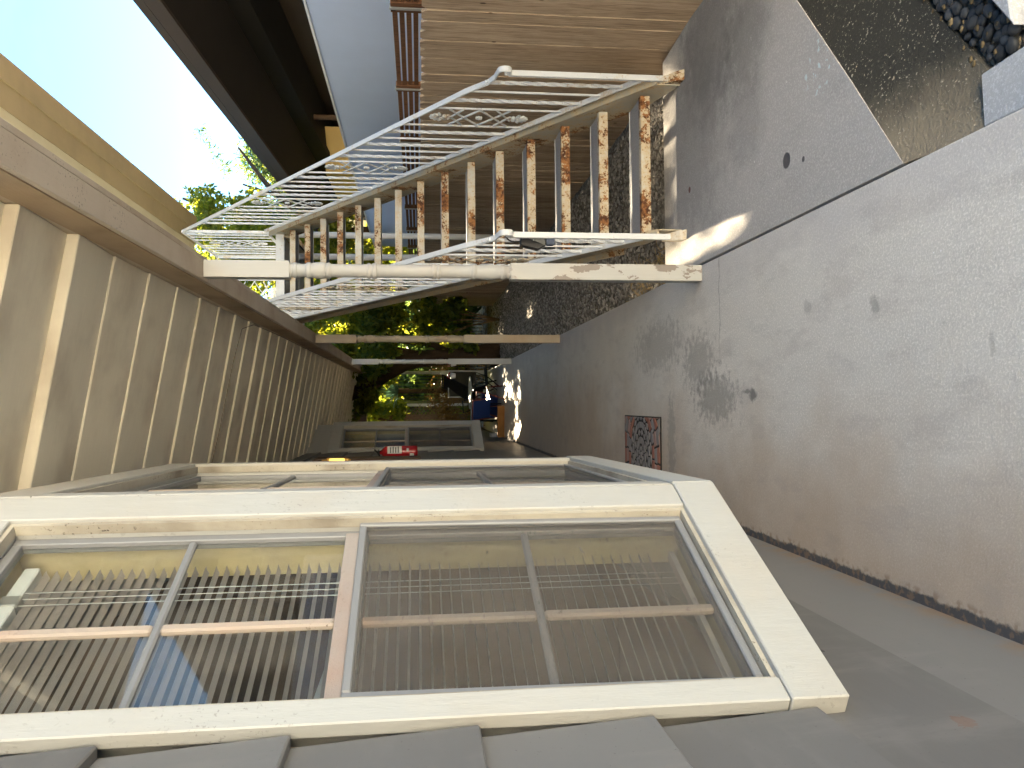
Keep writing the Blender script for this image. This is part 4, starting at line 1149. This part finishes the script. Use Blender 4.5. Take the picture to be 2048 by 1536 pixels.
for ri, (ra, rb, nn) in enumerate(rings):
    off = rnd.random()
    for k in range(nn):
        a0 = (k + off + 0.06) * 2 * math.pi / nn; a1 = (k + off + 0.94) * 2 * math.pi / nn
        mid = (a0 + a1) / 2
        if ri in (0, 2, 4):    # petal shaped stones
            pts_ = [(ra, mid), ((ra + rb) / 2, a0), (rb, mid), ((ra + rb) / 2, a1)]
        else:
            pts_ = [(ra, a0), (rb, a0), (rb, a1), (ra, a1)]
        xy = [(mcx + r_ * math.cos(a_), mcy + r_ * math.sin(a_) * 0.95) for r_, a_ in pts_]
        if not any(inside(*p) for p in xy): continue
        xy = [(min(max(px, mx0), mx1), min(max(py, my0), my1)) for px, py in xy]
        j = 0 if ri in (5, 7) and k % 3 else (2 if ri in (8, 6) and k % 2 else 1)
        n4 = len(xy)
        bins[j].add([(px, py, 0.0112) for px, py in xy] + [(px * .94 + .06 * sum(q[0] for q in xy) / n4, py * .94 + .06 * sum(q[1] for q in xy) / n4, 0.0145) for px, py in xy],
                    [tuple(range(n4, 2 * n4))] + [(i, (i + 1) % n4, (i + 1) % n4 + n4, i + n4) for i in range(n4)])
bins[1].lathe([(0.0112, 0.026), (0.0145, 0.023)], mcx, mcy, 10)
for j, nm in enumerate(('terracotta_stones', 'grey_stones', 'pink_stones')):
    bins[j].build(nm, MT[j], mat_, kind='stuff')

# fire extinguisher
ext = thing('fire_extinguisher', 'red fire extinguisher hung on the grey wall between the bays', 'fire extinguisher', (-0.535, 9.2, 1.57))
exx, exy = -0.535, 9.2
MB().lathe([(1.57, 0.062), (1.575, 0.070), (1.60, 0.072), (1.90, 0.072), (1.93, 0.066), (1.955, 0.045), (1.965, 0.028), (1.985, 0.024)], exx, exy, 24).build('cylinder', RED, ext)
def arc_label(z0, z1, a0, a1, r, mat, name):
    m = MB(); n = 10; vs = []
    for i in range(n + 1):
        a = math.radians(a0 + (a1 - a0) * i / n)
        vs += [(exx + r * math.cos(a), exy + r * math.sin(a), z0), (exx + r * math.cos(a), exy + r * math.sin(a), z1)]
    m.add(vs, [(2 * i, 2 * i + 2, 2 * i + 3, 2 * i + 1) for i in range(n)], True); m.build(name, mat, ext)
arc_label(1.745, 1.90, -100, -20, 0.0726, LABELW, 'paper_label')
for zi in range(4):
    arc_label(1.775 + zi * 0.028, 1.788 + zi * 0.028, -92, -30 - 8 * (zi % 2), 0.0731, LABELK, 'label_print')
arc_label(1.665, 1.69, -78, -50, 0.0726, LABELW, 'sticker')
arc_label(1.61, 1.655, -128, -98, 0.0726, LABELW, 'sticker')
m = MB(); m.box(exx - .02, exx + .02, exy - .03, exy + .02, 1.985, 2.01); m.bar((exx, exy, 2.012), (exx + 0.035, exy - 0.09, 2.04), 0.022, 0.008); m.bar((exx, exy, 2.0), (exx + 0.03, exy - 0.085, 1.995), 0.022, 0.006)
m.build('valve_handle', BLACKMETAL, ext, bevel=0.002)
m = MB(); m.tube([(exx - .01, exy - .03, 2.0), (exx - .05, exy - .075, 1.98), (exx - .06, exy - .085, 1.90), (exx - .055, exy - .082, 1.72), (exx - .05, exy - .08, 1.66)], 0.010, 8); m.build('hose', BLACKPL, ext)
m = MB(); m.bar((exx + .025, exy - .06, 1.985), (exx + .07, exy - .07, 1.93), 0.03, 0.002); m.build('inspection_tag', LABELW, ext)
m = MB(); m.box(XW - 0.01, exx - 0.055, exy - 0.02, exy + 0.02, 1.60, 1.63); m.build('bracket', BLACKMETAL, ext)
# brown electrical cabinet
cab = thing('wall_cabinet', 'narrow brown wall cabinet left of the fire extinguisher', 'cabinet', (-0.62, 8.7, 1.53))
MB().box(XW + 0.005, -0.558, 8.35, 8.75, 1.53, 2.62).build('body', CABBROWN, cab, bevel=0.004)
MB().box(-0.5575, -0.548, 8.36, 8.74, 1.545, 2.605).build('door', CABBROWN, cab, bevel=0.003)
# porch lamp
lamp = thing('wall_lamp', 'small lit brass wall lamp above the near bay window', 'lamp', (-0.56, 7.3, 2.16))
MB().box(XW, -0.53, 7.27, 7.33, 2.23, 2.29).build('back_plate', BRASS, lamp, bevel=0.003)
MB().lathe([(2.20, 0.012), (2.205, 0.018), (2.33, 0.018), (2.335, 0.012)], -0.488, 7.30, 8).build('glass', LAMPGLOW, lamp)
m = MB(); m.lathe([(2.336, 0.026), (2.35, 0.024), (2.37, 0.012), (2.40, 0.008)], -0.488, 7.30, 8)
m.build('cap', BRASS, lamp)
MB().lathe([(2.15, 0.006), (2.165, 0.016), (2.198, 0.024)], -0.488, 7.30, 8).build('base', BRASS, lamp)
# white downspout block at the foot of the wall and plank on the floor
m = MB(); m.box(-0.64, -0.50, 15.3, 15.75, 0.003, 0.07); m.box(-0.64, -0.57, 15.3, 15.75, 0.0705, 0.20)
m.build('concrete_block', PAVER, label='white block at the foot of the wall beyond the far bay', cat='block', bevel=0.006)
m = MB(); m.obox((-0.62, 14.85, 0.003), (0.56, -0.10, 0), (0.02, 0.16, 0.0), (0, -0.04, 0.125))
m.build('plank', PLANKW, label='orange brown wooden plank lying on the walkway', cat='plank', bevel=0.004)

# ================================================================== patio furniture at the far end
tb = thing('patio_table', 'oval pale topped patio table at the end of the walkway', 'table', (0.22, 16.6, 0))
m = MB(); m.lathe([(0.50, 0.42), (0.505, 0.44), (0.525, 0.44), (0.53, 0.43)], 0, 0, 24); m.v = [(x * 0.75 + 0.22, y_ * 0.9 + 16.6, z) for x, y_, z in m.v]; m.build('table_top', TABLETOP, tb)
for sx in (-1, 1):
    for sy in (-1, 1):
        MB().tube([(0.22 + sx * 0.15, 16.6 + sy * 0.2, 0.499), (0.22 + sx * 0.24, 16.6 + sy * 0.3, 0.0)], 0.014, 6).build('leg', BLACKMETAL, tb)
t2 = thing('side_table', 'small white topped side table next to the far bay window', 'table', (-0.05, 15.6, 0))
MB().box(-0.36, 0.02, 15.3, 15.75, 0.53, 0.56).build('table_top', TABLETOP, t2, bevel=0.006)
for sx in (-0.33, -0.01):
    for sy in (15.33, 15.72):
        MB().tube([(sx, sy, 0.003), (sx, sy, 0.53)], 0.013, 6).build('leg', BLACKMETAL, t2)
def sling_chair(x, y, rz, frame, fabric, label, recl=0.35, seat_h=0.40, w=0.5, hb=0.62):
    t = thing('patio_chair', label, 'chair', (x, y, 0)); t.rotation_euler.z = rz
    def mk(mb, name, mat, **kw):
        o = bpy.data.objects.new(name, mb.mesh(name, mat)); COL.objects.link(o); o.parent = t; return o
    a = math.sin(recl); c = math.cos(recl)
    for s in (-1, 1):
        mk(MB().tube([(s * w / 2, -0.24, 0), (s * w / 2, -0.20, seat_h), (s * w / 2, 0.22, seat_h - 0.03), (s * w / 2, 0.22 + a * hb, seat_h + c * hb)], 0.013, 6), 'side_frame', frame)
        mk(MB().tube([(s * w / 2, 0.26, 0), (s * w / 2, 0.05, seat_h + 0.0), (s * w / 2, -0.02, seat_h + 0.2), (s * w / 2, 0.27, seat_h + 0.21)], 0.012, 6), 'arm', frame)
    mk(MB().tube([(-w / 2, 0.22 + a * hb, seat_h + c * hb), (w / 2, 0.22 + a * hb, seat_h + c * hb)], 0.013, 6), 'top_bar', frame)
    m = MB()
    m.add([(-w / 2 + .02, -0.19, seat_h), (w / 2 - .02, -0.19, seat_h), (w / 2 - .02, 0.22, seat_h - 0.03), (-w / 2 + .02, 0.22, seat_h - 0.03), (w / 2 - .02, 0.22 + a * hb * .95, seat_h + c * hb * .95), (-w / 2 + .02, 0.22 + a * hb * .95, seat_h + c * hb * .95)], [(0, 1, 2, 3), (3, 2, 4, 5)])
    o = mk(m, 'sling', fabric); sm_ = o.modifiers.new('thick', 'SOLIDIFY'); sm_.thickness = 0.008
    return t
sling_chair(0.42, 17.7, math.radians(180), simple('white_chair_frame', (0.7, 0.7, 0.68), 0.4), SLINGGREEN, 'white framed patio chair with olive sling behind the table', 0.15, 0.38, 0.56, 0.55)
sling_chair(-0.05, 17.0, math.radians(-60), BLACKMETAL, SLING, 'black reclining patio chair left of the table', 0.55, 0.42, 0.5, 0.75)
sling_chair(0.02, 15.0, math.radians(150), REDWOOD, BLUE, 'red brown framed chair with a blue seat nearest the camera', 0.25, 0.30, 0.42, 0.30)
sling_chair(0.55, 16.0, math.radians(100), BLACKMETAL, SLING, 'low dark folding chair beside the farthest post', 0.3, 0.25, 0.4, 0.25)
bx = thing('storage_crate', 'blue plastic crate under the patio table', 'crate', (-0.1, 15.75, 0))
m = MB(); m.hexa([Vector(p) for p in ((-0.28, 15.95, 0.01), (0.16, 15.95, 0.01), (0.16, 16.25, 0.01), (-0.28, 16.25, 0.01), (-0.31, 15.92, 0.30), (0.19, 15.92, 0.30), (0.19, 16.28, 0.30), (-0.31, 16.28, 0.30))]); m.build('tub', BLUE, bx, bevel=0.01)
MB().box(-0.33, 0.21, 15.90, 16.30, 0.301, 0.33).build('rim', BLUE, bx, bevel=0.006)

# ================================================================== back yard
bf = thing('metal_fence', 'black upright bar metal fence at the end of the yard', 'fence', (0.5, 21.5, 0))
for i in range(26):
    x = 0.12 + i * 0.085
    MB().box(x, x + 0.02, 21.5, 21.52, -0.13, 2.55).build('bar', BLACKMETAL, bf)
MB().box(0.1, 2.35, 21.495, 21.525, 0.3, 0.335).build('rail', BLACKMETAL, bf); MB().box(0.1, 2.35, 21.495, 21.525, 2.35, 2.39).build('rail', BLACKMETAL, bf)
MB().box(0.0, 0.09, 21.45, 21.53, -0.13, 2.75).build('post', simple('green_post', (0.10, 0.12, 0.05), 0.7), bf)
lt = thing('lattice_gate', 'brown diamond lattice gate in front of the garden shrubs', 'gate', (-0.6, 21.0, 0))
LX0, LX1, LZ0, LZ1 = -1.45, -0.06, 0.95, 2.75
def clipbar(p0, d, mb, y):
    # diagonal clipped to the gate rectangle
    ts = []
    for t_ in np.linspace(-4, 4, 801):
        x = p0[0] + d[0] * t_; z = p0[1] + d[1] * t_
        if LX0 <= x <= LX1 and LZ0 <= z <= LZ1: ts.append(t_)
    if len(ts) > 3:
        a, b = ts[0], ts[-1]
        mb.bar((p0[0] + d[0] * a, y, p0[1] + d[1] * a), (p0[0] + d[0] * b, y, p0[1] + d[1] * b), 0.006, 0.022, up=(0, 0, 1))
        return True
    return False
for sgn in (1, -1):
    for i in range(-22, 40):
        p0 = (LX0 + i * 0.105, LZ0 if sgn > 0 else LZ1)
        mb = MB()
        if clipbar(p0, (0.707, 0.707 * sgn), mb, 20.98 + 0.008 * sgn): mb.build('lath', LATTICE, lt)
MB().box(LX1, LX1 + 0.07, 20.94, 21.02, -0.1, 2.85).build('gate_post', simple('white_gate_post', (0.55, 0.50, 0.42), 0.7), lt)
MB().box(LX0, LX1 - .001, 20.955, 21.005, LZ0 - 0.06, LZ0 - 0.001).build('bottom_rail', simple('pale_rail', (0.55, 0.45, 0.38), 0.7), lt)
MB().box(LX0, LX1 - .001, 20.955, 21.005, LZ1 + 0.001, LZ1 + 0.06).build('top_rail', LATTICE, lt)
for x in (-1.3, -1.0, -0.7, -0.4):
    MB().box(x, x + 0.13, 21.06, 21.08, 0.3, 2.6).build('board', LATTICE, lt)
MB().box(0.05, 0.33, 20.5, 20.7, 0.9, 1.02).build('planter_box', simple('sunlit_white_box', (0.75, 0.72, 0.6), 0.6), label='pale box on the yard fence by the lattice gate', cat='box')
MB().box(0.0, 0.16, 20.95, 21.05, -0.13, 0.95).build('gate_board', LATTICE, lt)
# hanging flower pots
for (px, py, pz, lab) in ((0.74, 14.9, 0.95, 'white flower pot hung on the third porch post'), (0.52, 15.2, 0.95, 'small white pot with red flowers near the farthest post')):
    fp = thing('flower_pot', lab, 'flower pot', (px, py, pz - .08))
    MB().lathe([(pz - .08, 0.045), (pz + .01, 0.065), (pz + .015, 0.06)], px, py, 12).build('pot', WHITEPL, fp)
    m = MB()
    for i in range(14):
        m.ellipsoid((px + rnd.uniform(-.06, .06), py + rnd.uniform(-.06, .06), pz + rnd.uniform(0.0, .08)), .014, .014, .01, 5, 3)
    m.build('flowers', RED if px < .6 else simple('pink_flowers', (0.6, 0.2, 0.2), 0.6), fp)

# ------------------------------------------------------------------ foliage
def sun_foot(P):
    """where the sun ray through P meets the walkway level"""
    t = P[:, 2] / sun_dir.z
    return P[:, 0] - sun_dir.x * t, P[:, 1] - sun_dir.y * t
PATCH = [(0.42, 12.7, 0.20, 0.42), (0.22, 12.6, 0.05, 0.2), (0.33, 14.9, 0.13, 0.22), (0.05, 14.6, 0.05, 0.2), (0.70, 12.9, 0.05, 0.25), (-0.28, 12.8, 0.13, 0.14), (-0.05, 12.9, 0.03, 0.1), (-0.35, 14.8, 0.05, 0.08)]
def open_to_sun(P):
    fx, fy = sun_foot(P)
    k = (fx > 0.77) & (fx < 0.865 + 0.095 * (fy - 3.9)) & (fy > 3.85) & (fy < 5.4)
    k |= (fx > 0.66) & (fx < 0.90) & (fy > 5.6) & (fy < 6.6) & (np.sin(fy * 9) > -0.5)
    k |= (fx > 0.66) & (fx < 0.86) & (fy > 7.1) & (fy < 8.6) & (np.sin(fy * 14) > -0.2)
    for (a, b, ra, rb) in PATCH:
        k |= ((fx - a) / ra) ** 2 + ((fy - b) / rb) ** 2 < 1
    return k
def leaves(name, n, centers, L, W, seed, mat, parent=None, kind=None, droop=0.25, keep_gap=True, axis=None):
    """crown of n small bent leaves gathered in clumps; centers: (x,y,z,rx,ry,rz,weight)"""
    rg = np.random.default_rng(seed)
    C = np.array([c[:6] for c in centers]); w = np.array([c[6] for c in centers]); w = w / w.sum()
    idx = rg.choice(len(C), n, p=w)
    d = rg.normal(size=(n, 3)); d /= np.linalg.norm(d, axis=1)[:, None]
    r = rg.uniform(0, 1, n) ** 0.45
    P = C[idx, :3] + d * r[:, None] * C[idx, 3:6]
    if keep_gap: P = P[~(open_to_sun(P) & (rg.uniform(0, 1, len(P)) < 0.62))]
    P = P[P[:, 2] > -0.1]
    n = len(P)
    f = rg.normal(size=(n, 3)); f[:, 2] -= droop * 2; f /= np.linalg.norm(f, axis=1)[:, None]
    s = np.cross(f, rg.normal(size=(n, 3))); s /= np.linalg.norm(s, axis=1)[:, None]
    nn = np.cross(f, s)
    l = L * rg.uniform(0.6, 1.35, n)[:, None]; wd = W * rg.uniform(0.7, 1.3, n)[:, None]
    v0 = P; v1 = P + f * l * .45 + s * wd * .5 + nn * l * .06; v2 = P + f * l; v3 = P + f * l * .45 - s * wd * .5 + nn * l * .06
    V = np.stack([v0, v1, v2, v3], 1).reshape(-1, 3)
    b = (np.arange(n) * 4)[:, None]
    F_ = np.concatenate([b + np.array([[0, 1, 2]]), b + np.array([[0, 2, 3]])], 1).reshape(-1, 3)
    me = bpy.data.meshes.new(name)
    me.vertices.add(len(V)); me.vertices.foreach_set('co', V.ravel().astype(np.float32))
    me.loops.add(F_.size); me.loops.foreach_set('vertex_index', F_.ravel().astype(np.int32))
    me.polygons.add(len(F_)); me.polygons.foreach_set('loop_start', np.arange(0, F_.size, 3, dtype=np.int32))
    me.materials.append(mat); me.update(calc_edges=True)
    o = bpy.data.objects.new(name, me); COL.objects.link(o)
    if parent is not None:
        o.parent = parent; o.location = -Vector(parent.location)
    if kind: o['kind'] = kind
    return o
def clumps(n, box, r, seed, flat=0.7):
    rg = np.random.default_rng(seed)
    out = []
    for i in range(n):
        x = rg.uniform(box[0], box[1]); y = rg.uniform(box[2], box[3]); z = rg.uniform(box[4], box[5])
        k = rg.uniform(0.6, 1.3)
        out.append((x, y, z, r * k, r * k, r * k * flat, k ** 2))
    return out

# big leaning tree at the end of the walkway
big = thing('leaning_tree', 'big leaning tree with dark trunk at the end of the walkway', 'tree', (1.0, 17.2, -0.13))
m = MB()
m.tube([(1.02, 17.2, -0.16), (1.05, 17.2, 0.05), (1.02, 17.2, 0.35), (0.98, 17.2, 0.9), (0.97, 17.2, 1.35), (0.86, 17.2, 1.85), (0.62, 17.25, 2.25), (0.36, 17.3, 2.65), (0.15, 17.4, 3.1), (-0.1, 17.6, 3.9), (-0.2, 17.8, 5.2)], [0.34, 0.25, 0.20, 0.175, 0.175, 0.17, 0.155, 0.14, 0.13, 0.11, 0.06], 12)
m.tube([(0.97, 17.2, 1.5), (1.15, 17.4, 2.2), (1.5, 17.8, 3.2), (1.9, 18.2, 4.4), (2.1, 18.4, 5.6)], [0.13, 0.11, 0.09, 0.07, 0.03], 9)
m.tube([(0.93, 17.2, 1.8), (0.90, 17.0, 2.4), (1.0, 16.8, 3.0), (1.1, 16.6, 3.8)], [0.09, 0.06, 0.045, 0.02], 8)
m.tube([(1.10, 17.2, 0.9), (1.25, 17.1, 1.3), (1.3, 17.0, 1.9), (1.6, 17.0, 2.6)], [0.08, 0.06, 0.05, 0.02], 8)
m.build('trunk', BARK, big)
lo_ = clumps(32, (0.2, 4.3, 19.0, 22.0, 5.8, 8.6), 0.75, 11) + clumps(36, (0.9, 2.2, 15.8, 18.0, 2.1, 4.6), 0.40, 12) + clumps(16, (-0.2, 1.1, 17.3, 19.2, 2.25, 3.4), 0.36, 13)  # first group: high unseen canopy added to shade pad and stairs
lo_ += clumps(14, (-3.2, 0.4, 17.5, 20.0, 3.0, 5.2), 0.65, 14) + clumps(26, (2.2, 4.3, 17.0, 19.2, 2.2, 6.0), 0.55, 15) + clumps(12, (4.2, 6.0, 18.5, 21.5, 2.0, 4.8), 0.6, 16) + clumps(8, (-2.5, 2.2, 21.0, 23.5, 2.4, 4.2), 0.6, 20) + clumps(12, (-1.2, 1.2, 18.5, 21.0, 2.7, 5.6), 0.5, 23) + [(2.2, 20.0, 6.75, .45, .45, .35, 1.2), (1.95, 20.2, 6.9, .4, .4, .35, 1.0)]  # last two clumps added to block sun on the pad near the fence
leaves('crown', 56000, lo_, 0.14, 0.07, 21, LEAF, big)
leaves('sunlit_tone_leaves', 5200, clumps(20, (0.85, 2.3, 15.9, 17.2, 2.1, 4.3), 0.30, 17) + clumps(10, (-0.4, 1.0, 17.0, 18.2, 2.3, 3.3), 0.28, 18), 0.10, 0.06, 22, LEAF_YEL, big)  # yellower leaves stand in for sunlit spots, the light put into their colour
# right hand tree behind the landing
rt = thing('sunlit_tree', 'yellow green sunlit tree behind the stair landing', 'tree', (3.4, 15.5, -0.13))
m = MB(); m.tube([(3.4, 15.6, -0.16), (3.3, 15.5, 1.5), (3.2, 15.4, 3.0), (3.3, 15.2, 4.5), (3.6, 14.6, 5.6)], [0.16, 0.13, 0.10, 0.06, 0.02], 9)
m.tube([(3.2, 15.4, 3.0), (2.6, 15.0, 4.0), (2.2, 14.8, 5.0)], [0.07, 0.05, 0.02], 7); m.tube([(3.25, 15.4, 3.4), (4.2, 15.8, 4.4), (5.0, 16.2, 5.0)], [0.07, 0.05, 0.02], 7)
m.build('trunk', BARK, rt)
yc_ = clumps(26, (2.3, 3.25, 13.6, 15.6, 3.4, 5.0), 0.36, 31) + clumps(12, (1.9, 3.2, 14.2, 15.8, 2.4, 4.4), 0.45, 32)
leaves('crown', 16000, yc_, 0.095, 0.06, 33, LEAF_YEL, rt, keep_gap=False)
sp = []
for (a, b) in (((2.9, 14.0, 5.0), (3.80, 14.0, 6.15)), ((3.0, 14.0, 5.3), (3.35, 14.0, 5.9)), ((3.1, 14.1, 5.0), (3.55, 14.1, 5.35)), ((2.7, 14.0, 5.0), (3.0, 14.0, 5.75))):
    for i in range(9):
        u = i / 8; sp.append((a[0] + (b[0] - a[0]) * u + rnd.uniform(-.05, .05), a[1], a[2] + (b[2] - a[2]) * u + rnd.uniform(-.05, .05), 0.11 - 0.05 * u, 0.1, 0.10 - 0.04 * u, 1))
leaves('sprig', 1500, sp, 0.10, 0.04, 34, LEAF, rt, keep_gap=False)
bt = thing('shaded_tree', 'blue green feathery tree behind the right railing', 'tree', (4.4, 19, -0.13))
m = MB(); m.tube([(4.4, 19, -0.16), (4.35, 19, 2.0), (4.5, 18.8, 4.0), (4.9, 18.5, 5.4)], [0.18, 0.14, 0.09, 0.02], 9); m.build('trunk', BARK, bt)
leaves('crown', 12000, clumps(36, (3.0, 5.4, 16.4, 19.5, 3.3, 5.2), 0.5, 41) + [(5.0 + .25 * i / 3, 18, 5.6 + 0.17 * i / 3 + 0.06 * math.sin(i * 2.1), .14, .12, .07, .03) for i in range(12)], 0.16, 0.035, 42, LEAF_BLUE, bt, keep_gap=False)
# shrubs at the fence end
sb = thing('leafy_shrub', 'bright leafed shrub at the end of the board fence', 'shrub', (1.75, 16.9, -0.13))
m = MB()
for i in range(16):
    a = rnd.uniform(0, 6.28); m.tube([(1.75, 16.9, -0.14), (1.75 + .15 * math.cos(a), 16.9 + .15 * math.sin(a), .5), (1.75 + .42 * math.cos(a), 16.9 + .4 * math.sin(a), rnd.uniform(.9, 1.6))], [0.012, 0.008, 0.004], 5)
m.build('stems', TWIG, sb)
leaves('foliage', 2600, clumps(18, (1.2, 2.1, 16.4, 17.5, 0.45, 1.55), 0.26, 51), 0.12, 0.08, 52, LEAF, sb, keep_gap=False)
leaves('foliage', 260, [(1.95, 16.2, 1.62, .06, .06, .12, 1), (1.85, 16.2, 1.45, .09, .06, .10, 1), (1.7, 16.2, 1.36, .10, .06, .08, 1), (1.6, 16.2, 1.25, .12, .06, .08, 1)], 0.11, 0.075, 53, LEAF_YEL, sb, keep_gap=False)
gr = thing('dry_bush', 'dry brown vine tangle behind the patio chairs', 'bush', (0.2, 19.5, -0.13))
m = MB()
for i in range(170):
    a = Vector((rnd.uniform(-0.7, 1.1), rnd.uniform(19.0, 20.3), rnd.uniform(-0.1, 0.8))); dv = Vector((rnd.uniform(-.8, .8), rnd.uniform(-.3, .3), rnd.uniform(0.0, .9)))
    m.tube([a, a + dv * .5 + Vector((0, 0, .12)), a + dv], 0.006, 4, cap=False)
m.build('stems', TWIG, gr)
leaves('foliage', 3000, clumps(22, (-0.7, 1.0, 19.2, 20.2, 0.0, 1.2), 0.3, 61), 0.06, 0.035, 62, LEAF_DRY, gr, keep_gap=False)
ag = thing('spiky_plant', 'pale blue green spiky plant above the lattice gate', 'plant', (0.25, 20.2, 1.2))
m = MB()
for i in range(60):
    a = rnd.uniform(0, 6.28); e = rnd.uniform(0.2, 1.3); L = rnd.uniform(.35, .6)
    o = Vector((0.32, 20.3, 2.05)); d = Vector((math.cos(a) * math.cos(e), math.sin(a) * math.cos(e), math.sin(e)))
    s = d.cross(Vector((0, 0, 1))).normalized() * 0.022
    m.add([o - s, o + s, o + d * L * .6 + s * .8, o + d * L + Vector((0, 0, -.05)), o + d * L * .6 - s * .8], [(0, 1, 2, 3, 4)])
m.build('blades', simple('agave_leaf', (0.20, 0.32, 0.24), 0.5, 0.2), ag)
MB().tube([(0.32, 20.3, -0.13), (0.32, 20.3, 2.05)], 0.06, 8).build('stem', BARK, ag)
lv = thing('climbing_shrub', 'leafy climber over the lattice gate beside the far bay', 'shrub', (-0.5, 20.4, -0.1))
leaves('foliage', 5200, clumps(24, (-1.6, -0.05, 20.2, 20.8, 2.0, 3.4), 0.28, 71), 0.11, 0.075, 72, LEAF, lv)
MB().tube([(-0.7, 20.5, -0.13), (-0.6, 20.5, 1.2), (-0.35, 20.5, 2.6), (-0.3, 20.4, 3.2)], [0.05, 0.04, 0.03, 0.02], 7).build('stem', BARK, lv)
# thicket that closes the yard
th = leaves('thicket', 50000, clumps(110, (-9, 12, 24.5, 27, 0.0, 3.4), 1.1, 81), 0.26, 0.14, 82, LEAF, None, 'stuff', keep_gap=True)
hl = MB(); hv = []; hx = np.linspace(-70, 90, 40); hy = np.linspace(28, 95, 14)
for yy in hy:
    for xx in hx:
        hv.append((xx, yy, -0.2 + min(7.5, (yy - 28) * 0.9) + 0.6 * math.sin(xx * .35) * min(1, (yy - 28) / 6) + 0.5 * math.sin(xx * .13 + yy * .2)))
hl.add(hv, [(j * 40 + i, j * 40 + i + 1, (j + 1) * 40 + i + 1, (j + 1) * 40 + i) for j in range(13) for i in range(39)], True)
hl.build('hillside', simple('hillside_cover', (0.045, 0.06, 0.02), 0.95, 0.5, 1.5, bump=0.8, bscale=3), kind='structure')
MB().box(-9, 14, 27.4, 27.5, -0.2, 2.6).build('yard_wall', simple('dark_yard_wall', (0.09, 0.07, 0.05), 0.9, 0.2), label='dark brown wall closing the yard behind the thicket', cat='wall')
leaves('hedge', 9000, clumps(34, (0.9, 3.6, 19.2, 21.0, 0.2, 2.4), 0.45, 91), 0.16, 0.08, 92, LEAF_BLUE, None, 'stuff', keep_gap=True)
